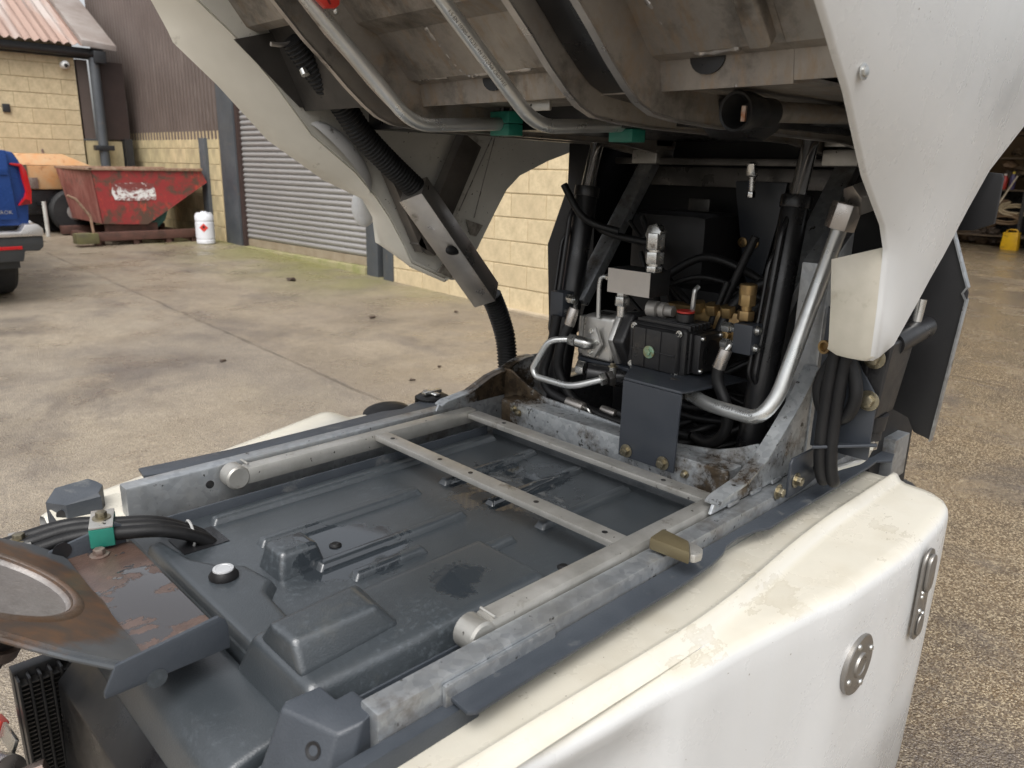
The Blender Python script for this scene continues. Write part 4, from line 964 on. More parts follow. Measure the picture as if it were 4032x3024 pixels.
# pump head: brass manifold with three valve caps behind
mf = obj('brass_manifold', B().box((PX0+.11,.80,1.135),(PX0+.17,.985,1.215)), BRASS, pump, .008)
for i in range(3):
    y = .83+i*.036; obj('valve_cap', B().hexn((PX0+.115,y,1.205), (-.25,0,1), .0165, .022), BRASS, mf, .0012); obj('valve_cap', B().hexn((PX0+.108,y,1.165), (-1,0,.1), .0165, .012), BRASS, mf, .0012)
oc = obj('oil_cap', B().lathe((PX0+.045,.888,1.190), (0,0,1), [(0,.014),(.004,.019),(.020,.019),(.022,.015)], 20), CAST, pump, ang=30)
obj('oil_cap_ring', B().lathe((PX0+.045,.888,1.2122), (0,0,1), [(0,.0185),(.004,.0185),(.0045,.013),(.003,.0)], 20), RED, oc)
# adaptor flange and aluminium gear pump
ad = [(1.199,.012),(1.19,.030),(1.14,.058),(1.10,.050),(1.075,.02),(1.075,-.03),(1.19,-.03)]
obj('adaptor', B().hexa([(PX0-.018,1.000,1.135),(PX0+.02,1.000,1.075),(PX0+.09,1.000,1.075),(PX0+.09,1.000,1.19),(PX0+.02,1.000,1.195)], [(PX0-.018,1.030,1.135),(PX0+.02,1.030,1.075),(PX0+.09,1.030,1.075),(PX0+.09,1.030,1.19),(PX0+.02,1.030,1.195)]), CAST, sw, .008, 3)
obj('bell_housing', B().box((PX0+.005,.990,1.085),(PX0+.09,1.001,1.182)), CAST, sw, .006)
gp = obj('gear_pump', B().hexa([(PX0+.002,1.046,1.078),(PX0+.085,1.046,1.078),(PX0+.085,1.136,1.078),(PX0+.002,1.136,1.078)], [(PX0+.010,1.046,1.180),(PX0+.085,1.046,1.182),(PX0+.085,1.136,1.180),(PX0+.010,1.136,1.176)]), ALUC, sw, .010, 3)
obj('gear_pump_flange', B().prism([(PX0-.014,1.135),(PX0+.016,1.076),(PX0+.088,1.076),(PX0+.088,1.188),(PX0+.016,1.194)], 'y', 1.0305, 1.046), ALUC, gp, .004)
obj('pump_end_cap', B().box((PX0+.008,1.1365,1.082),(PX0+.082,1.150,1.172)), ALUC, gp, .006)
obj('name_plate', B().hexa([(PX0+.020,1.075,1.1815),(PX0+.045,1.075,1.1822),(PX0+.045,1.108,1.1820),(PX0+.020,1.108,1.1813)], [(PX0+.020,1.075,1.1825),(PX0+.045,1.075,1.1832),(PX0+.045,1.108,1.183),(PX0+.020,1.108,1.1823)]), DARKM, gp)
pf = obj('port_flange', B().prism([(1.108,1.118),(1.085,1.158),(1.064,1.118),(1.085,1.082)], 'x', PX0-.010, PX0-.0005), ALUC, gp, .005)
for y, z in ((1.094,1.145),(1.076,1.122),(1.094,1.096)): capscrew((PX0-.010,y,z), (-1,0,0), .0048, pf)
el = obj('port_elbow', B().tube([(PX0-.006,1.090,1.118),(PX0-.026,1.092,1.119),(PX0-.030,1.118,1.121)], .0135, 18, .018), STEEL, gp)
obj('union_nut', B().hexn((PX0-.030,1.120,1.121), (-.1,1,.1), .0145, .018), STEEL, el, .001)
obj('pump_foot', B().box((PX0+.01,1.00,1.066),(PX0+.09,1.15,1.0745)), BRK, sw, .002)
# zinc line from gear pump down and across
obj('suction_line', B().tube([(PX0-.032,1.138,1.122),(1.262,1.178,1.118),(1.25,1.218,1.043),(1.25,1.205,1.026),(1.25,1.095,1.026),(1.285,1.035,1.05)], .0075, 14, .028), TUBE, sw)
rv = obj('relief_valve', B().cyl((1.29,1.085,1.055),(1.36,.995,1.045), .022), BLACK, sw, .003)
obj('union_nut', B().hexn((1.281,1.040,1.048), (1,-.5,.3), .0145, .014), STEEL, rv, .001); obj('union_nut', B().hexn((1.297,1.030,1.05), (1,-.5,.3), .018, .012), DARKM, rv, .001)
obj('end_nut', B().hexn((1.29,1.092,1.063), (-.4,1,.1), .017, .018), STEEL, rv, .001)
bolt((1.31,1.028,1.076), (0,0,1), .007, sw, ZINC); obj('spacer', B().cyl((1.31,1.028,1.04),(1.31,1.028,1.075), .0085), STEEL, sw)
# pressure block above, with fittings
bk = obj('valve_block', B().box((PX0,.950,1.238),(PX0+.07,1.063,1.291)), CAST, sw, .001)
obj('block_face', B().box((PX0-.0015,.9505,1.2385),(PX0-.0002,1.0625,1.2905)), BLK_FACE, bk)
fx_, fy_ = PX0+.018, .957
ft = obj('top_fitting', B().hexn((fx_,fy_,1.2915), (0,0,1), .0185, .012), STEEL, bk, .001)
obj('fitting_neck', B().cyl((fx_,fy_,1.3035),(fx_,fy_,1.309), .014), STEEL, ft)
obj('fitting_nut', B().hexn((fx_,fy_,1.309), (0,0,1), .0205, .024), STEEL, ft, .0015)
obj('fitting_neck', B().cyl((fx_,fy_,1.333),(fx_,fy_,1.338), .015), STEEL, ft)
obj('elbow_body', B().hexn((fx_,fy_,1.338), (-.02,0,1), .0205, .034), STEEL, ft, .002)
obj('elbow_head', B().hexn((fx_+.012,fy_,1.368), (-1,.1,.15), .0215, .022), STEEL, ft, .002)
lf = obj('lower_fitting', B().hexn((fx_,1.035,1.2375), (0,0,-1), .014, .008), STEEL, bk, .001)
obj('fitting_nut', B().hexn((fx_,1.035,1.229), (0,0,-1), .0175, .020), STEEL, lf, .0015); obj('fitting_stem', B().cyl((fx_,1.035,1.209),(fx_,1.035,1.185), .0105), STEEL, lf)
ln_ = obj('side_line', B().tube([(PX0+.012,1.068,1.268),(PX0+.008,1.090,1.268),(PX0+.006,1.092,1.245),(PX0+.006,1.090,1.175)], .0052, 12, .014), TUBE, sw)
obj('union_nut', B().hexn((PX0+.012,1.0635,1.268), (0,1,0), .0088, .011), STEEL, ln_, .0008)
# thread union left of the red cap, thin zinc stem, brass relief at right
obj('threaded_union', B().lathe((PX0+.05,.985,1.207), (.1,-1,0), [(0,.012),(.0,.018),(.022,.018),(.024,.011),(.03,.011),(.03,.017),(.042,.017),(.042,.012),(.06,.012)], 18), simple('grey_union', (.40,.385,.36), (.26,.24,.22), .55, .5), sw)
obj('thin_stem', B().tube([(PX0+.08,.895,1.20),(PX0+.08,.893,1.255),(PX0+.09,.891,1.262)], .0052, 10, .01), TUBE, sw)
bs = obj('brass_relief', B().hexn((1.345,.740,1.222), (0,0,1), .0165, .018), BRASS, sw, .001)
obj('relief_neck', B().cyl((1.345,.740,1.24),(1.345,.740,1.250), .010), BRASS, bs); obj('relief_nut', B().hexn((1.345,.740,1.250), (0,0,1), .0165, .022), BRASS, bs, .001)
obj('relief_knob', B().lathe((1.345,.740,1.272), (0,0,1), [(0,.0165),(.018,.0165),(.020,.014)], 22), BRASS, bs)
# ---- lift cylinders with valve blocks
def ram(T, s):
    a, c, e = V(T((1.345,.708,.90))), V(T((1.434,.708,1.452))), V(T((1.475,.708,1.60)))
    cy = obj('lift_cylinder', B().cyl(a, c, .0265, n=28), BLACK, sw, .002)
    d = (c-a).normalized(); obj('gland', B().cyl(c-d*.02, c+d*.004, .0295, n=28), BLACK, cy, .002)
    obj('rod', B().cyl(c, e, .0155, n=24), CHROME, cy)
    off = V((-.034,.012 if s else -.0,0)); obj('feed_pipe', B().tube([a+d*.20+off*.6, a+d*.22+off, a+d*.50+off, a+d*.53+off*.5], .006, 10, .02), BLACK, cy)
    o2 = off+V((0, .014, 0)); obj('feed_pipe', B().tube([a+d*.20+o2*.6, a+d*.22+o2, a+d*.44+o2, a+d*.47+o2*.5], .0045, 10, .02), BLACK, cy)
    vb = obj('hose_burst_valve', B().box((1.318, T((0,.728,0))[1]-.020, 1.160), (1.358, T((0,.728,0))[1]+.020, 1.218)), BRK, cy, .003)
    if s == 0:
        for z in (1.172,1.207): capscrew((1.335,.7075,z), (0,-1,0), .0075, vb)
    sy = .749 if s == 0 else T((0,.728,0))[1]-.0205; dd = (0,1,0) if s == 0 else (0,-1,0)
    for z in (1.205,1.172):
        fo_ = obj('hose_fitting', B().hexn((1.332,sy,z), dd, .0095, .010), STEEL, vb, .0008); obj('fitting_nut', B().hexn((1.330,sy+dd[1]*.011,z), dd, .0115, .016), STEEL, fo_, .0008)
sides(ram)
HOSE_R = .0115
def hose(pts, r=HOSE_R, m=RUB, k=6): return obj('hydraulic_hose', B().tube(smoothpath(pts, k), r, 12, .001, 1), m, sw)
def ferrule(p, q, r=.0125): return obj('hose_ferrule', B().cyl(p, q, r, n=16), STAIN, sw, .001)
# right hose from the valve block down into the bay
obj('hose_stem', B().tube([(1.330,.772,1.172),(1.3180,0.7488,1.1769),(1.3120,0.7557,1.1636)], .0055, 10, .012), STEEL, sw)
ferrule((1.3120,0.7553,1.1650), (1.3060,0.7647,1.1262)); hose([(1.3060,0.7643,1.1276), (1.3040,0.7622,1.1007), (1.3040,0.7422,1.0627), (1.3050,0.7329,1.0246), (1.3100,0.7465,0.9871), (1.3200,0.7802,0.9629), (1.3400,0.8241,0.9617)], .012)
# left hoses
obj('hose_stem', B().tube([(1.328,1.165,1.205),(1.318,1.150,1.203),(1.308,1.145,1.188)], .0055, 10, .014), STEEL, sw)
ferrule((1.308,1.146,1.190),(1.298,1.152,1.150)); hose([(1.298,1.152,1.152),(1.285,1.165,1.10),(1.29,1.17,1.04),(1.30,1.13,.98),(1.31,1.05,.955),(1.32,.95,.95)], .012)
hose([(1.31,1.20,1.165),(1.30,1.205,1.10),(1.285,1.215,1.03),(1.283,1.19,.99),(1.283,1.13,.975)], .0115)
ferrule((1.283,1.133,.976),(1.285,1.085,.972)); obj('hose_stem', B().tube([(1.285,1.085,.972),(1.285,1.072,.972),(1.287,1.064,.955),(1.29,1.064,.935)], .0045, 10, .012), STEEL, sw)
ferrule((1.32,1.06,.968),(1.32,1.02,.965), .010)
hose([(1.33,1.02,.965),(1.34,.95,.955),(1.36,.85,.95)], .0105)
# hoses crossing the dark bay behind
for pts, r in (([(1.46,1.02,1.26),(1.48,.93,1.315),(1.50,.84,1.295),(1.52,.76,1.25)], .009), ([(1.44,.99,1.25),(1.46,.92,1.275),(1.47,.83,1.262),(1.48,.76,1.235)], .006),
               ([(1.42,.84,1.16),(1.44,.83,1.215),(1.47,.79,1.27),(1.5,.70,1.30)], .012), ([(1.45,.82,1.15),(1.47,.80,1.21),(1.5,.76,1.25),(1.52,.70,1.27)], .0095),
               ([(1.42,1.22,1.39),(1.43,1.18,1.36),(1.44,1.12,1.345),(1.46,1.03,1.335)], .0085), ([(1.36,1.24,1.46),(1.37,1.20,1.40),(1.39,1.17,1.375),(1.42,1.12,1.36)], .0085),
               ([(1.40,.80,1.02),(1.40,.88,1.0),(1.42,.98,1.01)], .010), ([(1.40,.78,.99),(1.41,.88,.975),(1.42,.98,.98)], .008)): hose(pts, r)
# big zinc line on the near side
big = obj('return_line', B().tube([(1.27,.800,1.072),(1.262,.755,1.0635),(1.252,.642,1.0645),(1.275,.622,1.105),(1.345,.603,1.311),(1.352,.578,1.430)], .0138, 20, .06, 10), TUBE, sw)
nut = obj('union_nut', B().hexn((1.350,.584,1.405), (.06,-.2,.98), .026, .045), STAIN, big, .002); obj('union_body', B().hexn((1.356,.570,1.452), (.7,-.5,.3), .030, .030), STAIN, big, .002)
obj('union_tail', B().cyl((1.27,.800,1.0725),(1.275,.85,1.080), .0165), DARKM, big)
def wrap_text(parent, txt, size, p, q, r, facing, m, name='tube_print', s0=0.):
    """lettering laid round a tube from p towards q"""
    me = text_mesh(txt, size); b = B(); b.b.from_mesh(me); p, q = V(p), V(q); d = (q-p).normalized()
    f = V(facing); f = (f-d*f.dot(d)).normalized(); t_ = f.cross(d)
    bmesh.ops.subdivide_edges(b.b, edges=[e for e in b.b.edges if e.calc_length() > size*.25], cuts=1)
    for v in b.b.verts:
        a = (v.co.y-size*.35)/r; pos = p+d*(v.co.x+s0)
        v.co = pos+(f*math.cos(a)+t_*math.sin(a))*(r+.0003)
    return obj(name, b, m, parent, recalc=False)
INK = simple('grey_tube_ink', (.10,.10,.10), None, .6)
wrap_text(big, 'EN10305-4 E235 +N', .010, (1.2525,.648,1.0644), (1.262,.755,1.0635), .0138, (-1,-.3,.75), INK)
# ---- dark bulkhead, hanging plates and side plates behind the pump
BULK = simple('shade_black_panel', (.005,.005,.006), (.008,.008,.009), .6, scale=4)  # near-black, the bay's deep shade is partly put into this colour
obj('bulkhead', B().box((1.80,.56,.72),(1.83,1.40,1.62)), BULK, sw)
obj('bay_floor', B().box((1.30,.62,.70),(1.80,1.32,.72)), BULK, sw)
obj('upper_panel', B().box((1.70,.66,1.46),(1.704,1.30,1.505)), DARKM, sw, .001)
hp_ = obj('hanging_plate', B().prism([(.86,1.475),(.99,1.475),(.985,1.44),(.945,1.26),(.925,1.22),(.905,1.22),(.87,1.40)], 'x', 1.688, 1.692), BRK, sw, .001)
for y in (.925,.955): obj('grommet', B().lathe((1.687,y,1.335), (-1,0,0), [(0,.012),(.004,.012),(.005,.007),(.001,.006)], 16), BRASS, hp_)
hk = obj('bonnet_catch', B().hexa([(1.635,.912,1.486),(1.650,.912,1.486),(1.650,.934,1.486),(1.635,.934,1.486)], [(1.628,.914,1.515),(1.645,.914,1.520),(1.645,.932,1.520),(1.628,.932,1.515)]), STEEL, sw, .003)
obj('catch_pin', B().cyl((1.64,.921,1.486),(1.64,.919,1.455), .008), STEEL, hk); obj('catch_head', B().hexn((1.638,.919,1.455), (0,0,-1), .010, .014), CHROME, hk, .001)
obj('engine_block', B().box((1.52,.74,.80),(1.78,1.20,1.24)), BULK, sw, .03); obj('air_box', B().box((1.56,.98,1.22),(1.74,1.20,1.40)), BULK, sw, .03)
obj('perforated_tab', B().box((1.694,1.06,1.385),(1.698,1.12,1.43)), DARKM, sw, .003)
def sideplate(T, s):
    edge = [(.500,1.56),(.500,1.45),(.433,1.290),(.4335,1.275),(.452,.995),(.485,1.003),(.500,1.030),(.530,1.04),(.56,1.06),(.60,1.2),(.60,1.56)]
    pts = [(T((0,y,0))[1], z) for y, z in edge]
    if s: pts = pts[::-1]
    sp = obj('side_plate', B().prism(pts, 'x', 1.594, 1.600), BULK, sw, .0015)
    if s == 0:
        obj('plate_edge', B().grid([[(x, y, z) for x in (1.590, 1.606)] for y, z in ((.497,1.455),(.434,1.300),(.440,1.288),(.4325,1.276),(.451,.993))]).solid(.003), GALV, sp, ang=40)
sides(sideplate)
obj('cab_corner', B().prism([(.56,1.506),(.478,1.506),(.452,1.504),(.4485,1.495),(.4495,1.409),(.484,1.394),(.56,1.39)], 'x', 1.74, 1.75), BULK, sw, .002)
for y in (.56, 1.37): obj('bay_light_block', B().box((1.60, y, .72), (1.80, y+.01, 1.60)), BULK, sw)  # added panels that keep stray light out of the bay
# ---- near-side bracket with hydraulic unit and the looped hoses
bk2 = obj('side_bracket', B().hexa([(1.2600,0.5406,1.0339),(1.3300,0.4574,1.0438),(1.3600,0.4676,1.0324),(1.3300,0.5585,1.0222)], [(1.2600,0.5413,1.0394),(1.3300,0.4582,1.0492),(1.3600,0.4687,1.0402),(1.3300,0.5592,1.0268)]), BRK, sw, .002)
obj('bracket_face', B().hexa([(1.334,.472,1.012),(1.340,.472,1.012),(1.340,.578,1.012),(1.334,.578,1.012)], [(1.334,.472,1.128),(1.340,.472,1.128),(1.340,.578,1.275),(1.334,.578,1.275)]), BRK, bk2, .003)
obj('bracket_foot', B().prism([(1.245,.935),(1.245,1.002),(1.253,1.010),(1.36,1.010),(1.36,.945),(1.30,.935)], 'y', .566, .572), BRK, bk2, .003)
bolt((1.268,.5655,.965), (0,-1,0), .009, bk2, ZINC, .011)
for p in ((1.3335,0.4847,1.1210), (1.3335,0.4853,1.1962)): bolt(p, (-1,0,0), .0115, bk2, ZINC, .012)
hu = obj('hydraulic_unit', B().hexa([(1.345,.474,1.085),(1.43,.474,1.085),(1.43,.53,1.085),(1.345,.53,1.085)], [(1.345,.462,1.225),(1.45,.462,1.225),(1.45,.53,1.225),(1.345,.53,1.225)]), CAST, sw, .008, 3)
obj('unit_slot', B().box((1.336,.495,1.150),(1.3445,.507,1.19)), BLACK, hu, .003)
obj('unit_spigot', B().lathe((1.39,.49,1.085), (.1,0,-1), [(0,.022),(.03,.018),(.032,.014),(.05,.014)], 20), CAST, hu)
un = obj('unit_union', B().hexn((1.395,.49,1.036), (.05,.1,-1), .011, .020), STEEL, hu, .001); obj('unit_pipe', B().tube([(1.396,.492,1.018),(1.395,.50,.99),(1.37,.53,.975),(1.34,.56,.96)], .006, 10, .02), TUBE, un)
obj('unit_cylinder', B().lathe((1.385,.478,1.215), (.92,-.06,.12), [(-.0,.0155),(0,.0205),(.125,.0205),(.135,.017),(.135,.0)], 26), BLACK, hu, ang=40)
obj('unit_bore', B().cyl((1.3845,.478,1.215),(1.3838,.478,1.215), .0155), BULK, hu)
obj('bleed_stem', B().cyl((1.47,.473,1.245),(1.475,.473,1.285), .008, .010), STEEL, hu)
for dx, dy in ((0,0),(.006,-.017)):
    x, y = 1.285+dx, .533+dy
    hose([(x,y,1.21),(x-.005,y+.002,1.15),(x-.004,y+.003,1.05),(x+.002,y,.995),(x+.010,y-.004,.972),(x+.028,y+.004,.966),(x+.045,y+.02,.978)], .0112)
for p in (-1, 1):
    hose([(1.30,.525,1.21),(1.297,.525+p*.022,1.175),(1.295,.525+p*.032,1.135),(1.297,.525+p*.024,1.10),(1.30,.525+p*.008,1.085)], .0112)
obj('hose_grommet', B().lathe((1.283,.550,1.212), (-1,.3,0), [(0,.012),(.006,.012),(.006,.008),(.0,.008)], 18), BRASS, sw)
obj('frame_end', B().hexa([(1.66,.535,.86),(1.74,.535,.86),(1.74,.61,.86),(1.66,.61,.86)], [(1.66,.535,.955),(1.74,.535,.955),(1.74,.61,.955),(1.66,.61,.955)]), GALV, sw, .003)

# ---- clutter of thin hoses, wires and ties in the bay
rnd = random.Random(5)
for i in range(13):
    x = rnd.uniform(1.42,1.52); y0 = rnd.uniform(1.05,1.2); y1 = rnd.uniform(.70,.85); z0 = rnd.uniform(1.0,1.4); z1 = rnd.uniform(.95,1.38); zm = min(z0, z1)-rnd.uniform(-.06,.08)
    hose([(x+.03,y0,z0),(x,(y0*2+y1)/3,(z0+zm)/2),(x-.02,(y0+2*y1)/3,zm),(x+.02,y1,z1)], rnd.choice((.005,.007,.009)))
for i in range(6):
    y = 1.03-.05*i; hose([(1.30,y+.06,.955-.01*(i%2)),(1.34,y,.93),(1.40,y-.06,.945),(1.45,y-.12,.98)], rnd.choice((.006,.008,.010)))
for i in range(5):
    y = rnd.uniform(.72,1.15); z = rnd.uniform(1.0,1.35); f_ = obj('hose_fitting', B().hexn((1.44,y,z), (rnd.uniform(-.5,.5),rnd.uniform(-1,1),rnd.uniform(-.5,.5)), .009, .016), STAIN, sw, .001)

# ================================================================= tipped hopper
DARKV = simple('grimy_shaded_steel', (.030,.028,.026), (.055,.05,.045), .5, .3, scale=12)  # dark grey, also paints the shade of the opening above the bulge
PROF = [(.40,2.02),(.72,1.700),(.765,1.662),(.80,1.630),(.835,1.602),(.862,1.584),(.895,1.572),(.95,1.566),(1.05,1.562),(1.50,1.555),(1.70,1.53)]
for y in (1.262,1.186,.766,.662):
    top_ = [(x+.045, z+.075) for x, z in PROF]
    top_[-1] = (1.72,1.60); top_[0] = (.46,2.07)
    hop_arm = obj('hopper_arm', B().prism(PROF+top_[::-1], 'y', y-.004, y+.004), HOP, sw, .001, ang=40)
    obj('arm_edge', B().grid([[(x, y-.006, z) for x, z in PROF], [(x, y+.006, z) for x, z in PROF]]).solid(.003), simple('worn_edge', (.36,.33,.28), (.24,.22,.19), .4, .7) if y > 2 else STAIN, hop_arm, ang=50)
FL = [(.42,2.09),(.775,1.725),(.815,1.712),(.882,1.645),(.905,1.640),(.912,1.604),(.96,1.610),(1.70,1.610)]
def floor(y0, y1, prof):
    return obj('hopper_floor', B().grid([[(x, y0, z) for x, z in prof], [(x, y1, z) for x, z in prof]]).solid(.004), HOP, sw, ang=20)
floor(.405, .4695, FL[:6]); floor(.47, 1.266, FL)
obj('floor_stiffener', B().prism([(.40,2.07),(.77,1.695),(.805,1.69),(.865,1.632),(.885,1.66),(.80,1.74),(.42,2.11)], 'y', .478, .508), HOP, sw, .008, 3)
for ya, yb in ((.668,.760),(1.192,1.256)): obj('arm_gap_shade', B().prism([(x+.018, z+.028) for x, z in PROF]+[(1.72,1.62),(.48,2.10)], 'y', ya, yb), BLACK, sw)  # black filler added so the gaps between arm plates look shaded
obj('bay_plate', B().hexa([(.845,1.27,1.598),(.850,1.27,1.598),(.850,1.492,1.598),(.845,1.492,1.598)], [(.770,1.27,1.76),(.775,1.27,1.76),(.775,1.51,1.76),(.770,1.51,1.76)]), DARKV, sw, .001)
floor(1.266, 1.50, [(.42,2.09),(.70,1.79),(.735,1.745),(.750,1.74),(.755,1.76)])
# weld seams and small tie plates on the underside
def weld(pts, r=.004, par=sw):
    P = smoothpath(pts, 8); b = B(); b.tube(P, lambda t: r*(1+.28*math.sin(t*len(P)*2.4)), 8, .0005, 1); return obj('weld_seam', b, STAIN, par)
weld([(.815,1.05,1.708),(.845,1.045,1.682),(.882,1.03,1.645),(.884,.99,1.642),(.884,.88,1.642)])
weld([(.884,1.16,1.642),(.884,1.08,1.642)], .003)
weld([(.765,.752,1.72),(.80,.75,1.705),(.812,.70,1.702)], .005)
weld([(.79,.640,1.715),(.83,.628,1.695),(.884,.602,1.645),(.884,.53,1.642)], .004)
weld([(.909,.545,1.638),(.911,.546,1.600)], .003); weld([(.909,.92,1.638),(.911,.92,1.600)], .003)
for y in (.985,.585):
    obj('drain_slot', B().prism([(y+.026*math.cos(a), 1.638+.022*math.sin(a)) for a in [math.pi*(1+i/10) for i in range(11)]], 'x', .9005, .9035), BLACK, sw)
obj('tie_plate', B().box((.93,.885,1.585),(.935,.955,1.60)), ALU, sw, .001)
# hopper shell above the floor, out of frame for the most part
obj('hopper_shell', B().prism([(.47,2.13),(.83,1.77),(.95,1.70),(1.72,1.62),(1.95,1.95),(1.75,2.5),(1.2,2.75),(.75,2.6)], 'y', .475, 1.465), HOP, sw, .02)

# ---- near white side panel with its return flange
NE = [(1.228,1.222),(1.224,1.30),(1.213,1.372),(1.208,1.392),(1.165,1.428),(1.033,1.496),(.955,1.543),(.882,1.585),(.753,1.657),(.55,1.82),(.30,2.08)]
FE = [p[::2] for p in ((1.2495,0.4480,1.2197), (1.3040,0.4480,1.2307), (1.3861,0.4480,1.2962), (1.4234,0.4480,1.3282), (1.4748,0.4480,1.3673), (1.5614,0.4480,1.4430), (1.5935,0.4480,1.4684), (1.6449,0.4480,1.5091), (1.8116,0.4480,1.5934), (2.12,.448,1.75), (2.6,.448,1.98))]
FW = [.062,.066,.070]
NY = [.448,.448,.447,.4466,.440,.4215,.407,.3922,.3729,.35,.33]
rows = []
for k, ((x0, z0), (x1, z1)) in enumerate(zip(NE, FE)):
    y = NY[k]; r = []
    for t in (1, .75, .45, .2):
        if k < 3: r.append((x0-.002+.006*t*(1-t), y+.012+FW[k]*t, z0+(.030*max(0, t-.7) if k == 0 else (-.004*t if k == 2 else 0))))
        else: r.append((x0+.004+.012*t, y+.007+.004*t, z0))
    r += [(x0, y+.006, z0), (x0+.003, y+.001, z0)]
    for i in range(9):
        t = i/8; yy = y+(.448-y)*t**1.5; r.append((x0+.010+(x1-x0-.010)*t, yy-.010*math.sin(math.pi*t)*(1 if k > 2 else .3), z0+(z1-z0)*t))
    rows.append(r)
rows.insert(0, [(p[0]+.004, p[1]+.012*(1 if i > 3 else .2), p[2]-.010) for i, p in enumerate(rows[0])])     # tuck the tip under
DULL = simple('dull_beige_flange', (.50,.47,.40), (.40,.375,.31), .5, scale=9, dirt=(.27,.24,.18), damt=(.55,.72), dscale=16)  # duller, darker beige for the return flange faces
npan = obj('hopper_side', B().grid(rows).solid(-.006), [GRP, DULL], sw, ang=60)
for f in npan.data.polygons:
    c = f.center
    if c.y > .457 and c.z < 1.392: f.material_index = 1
bolt((0.8944,0.3830,1.6056), (-.1,-1,.05), .006, npan, STEEL, .003, 1.5)
# ---- far white side panel: outer edge, flange and inside face
OU = [(0.5922,1.5700,1.7789), (0.6163,1.5700,1.7298), (0.6230,1.5680,1.7104), (0.6980,1.5620,1.6431), (0.7941,1.5550,1.5429), (0.9141,1.5450,1.4649), (1.0108,1.5400,1.4244), (1.0349,1.5350,1.3805), (1.0352,1.5250,1.3250), (1.1407,1.5150,1.2593), (1.2342,1.5050,1.2210)]
IN = [(0.6417,1.4950,1.7769), (0.6984,1.4950,1.7324), (0.7194,1.4950,1.7133), (0.7827,1.4950,1.6463), (0.8589,1.4950,1.5538), (0.9631,1.4950,1.4790), (1.0144,1.4950,1.4262), (1.0484,1.4950,1.3824), (1.0885,1.4950,1.3140), (1.1093,1.4950,1.2736), (1.2112,1.4950,1.2275)]
OU = [(OU[0][0]-.25, 1.59, OU[0][2]+.27)]+OU; IN = [(IN[0][0]-.25, 1.50, IN[0][2]+.27)]+IN
rows = [[V(a)+(V(c)-V(a))*t+V((-.006*math.sin(math.pi*t),0,-.004*math.sin(math.pi*t))) for t in (0,.12,.3,.5,.7,.88,1)] for a, c in zip(OU, IN)]
FARF = simple('cream_flange', (.66,.63,.55), (.58,.55,.475), .45, scale=5, dirt=(.24,.21,.16), damt=(.63,.75), dscale=18)
fl_ = obj('hopper_side_flange', B().grid(rows).solid(.005), FARF, sw, ang=60)
FAR = [(2.5,2.0),(2.3,1.85),(2.0,1.70),(1.7297,1.5000,1.5578)[::2],(1.5705,1.5000,1.5134)[::2],(1.4631,1.5000,1.4740)[::2],(1.4171,1.5000,1.4388)[::2],(1.3820,1.5000,1.3902)[::2],(1.3223,1.5000,1.3010)[::2],(1.2805,1.5000,1.2390)[::2],(1.2528,1.5000,1.2200)[::2],(1.2376,1.5000,1.2189)[::2]]
rows = []
for a, (fx2, fz2) in zip(IN, FAR):
    rows.append([(a[0]+(fx2-a[0])*t, 1.497+.022*math.sin(math.pi*t)*min(1, (12-len(rows))/6), a[2]+(fz2-a[2])*t) for t in [i/10 for i in range(11)]])
fp = obj('hopper_side', B().grid(rows).solid(.006), GRPIN, sw, ang=60)
# moulded bulge seen from inside, with its outer swelling
ea, eb = V((0.8569,1.4970,1.5738)), V((0.9963,1.4970,1.4334)); bc = (ea+eb)/2; dd = (eb-ea).normalized()
rot = Matrix(((dd.x, 0, -dd.z, 0), (0, 1, 0, 0), (dd.z, 0, dd.x, 0), (0, 0, 0, 1)))
b = B().ball(bc, .056, ((eb-ea).length/2/.056, .62, .80), 40, 24, rot)
pv = dd.cross(V((0,1,0))); pv = pv if pv.x > 0 else -pv
bmesh.ops.bisect_plane(b.b, geom=list(b.b.verts)+list(b.b.edges)+list(b.b.faces), plane_co=bc, plane_no=pv, clear_inner=True)
obj('panel_bulge', b, simple('scuffed_bulge', (.46,.455,.44), (.38,.375,.36), .45, dirt=(.07,.06,.05), damt=(.60,.70), dscale=22), fp)
obj('panel_shade_sheet', B().prism([p[::2] for p in ((0.7028,1.4880,1.7164), (0.8327,1.4880,1.6044), (0.9321,1.4880,1.6106), (0.8336,1.4880,1.7525))], 'y', 1.486, 1.489), DARKV, fp)  # added dark sheet, paints the shaded opening on the inner face
bo = V((1.0539,1.6050,1.3975)); obj('panel_swelling', B().ball(bo, .050, (.62,.5,.95), 24, 14), GRP, fp)
# V brace of the panel
VB = simple('dirty_angle_iron', (.085,.078,.07), (.13,.115,.10), .5, .4, scale=14)
vb_ = obj('panel_brace', B().obar((1.0244,1.4700,1.4942), (1.1202,1.4700,1.3020), (0,.016,0), .008), VB, sw, .001)
obj('panel_brace', B().obar((1.1252,1.4700,1.3037), (1.2683,1.4700,1.5561), (0,.016,0), .030), VB, sw, .001)
for pq in (((1.3465,1.4700,1.5708), (1.2495,1.4850,1.3896)), ((1.3544,1.4700,1.5711), (1.2991,1.4850,1.3719))): obj('stay_cable', B().cyl(*pq, .0013, n=6), STAIN, sw)
obj('torn_patch', B().prism([(1.2741,1.4850,1.3685)[::2], (1.3305,1.4850,1.3521)[::2], (1.3080,1.4850,1.3256)[::2], (1.2882,1.4850,1.3307)[::2]], 'y', 1.486, 1.489), simple('frayed_grp', (.30,.28,.24), (.14,.12,.10), .8, scale=60), fp)
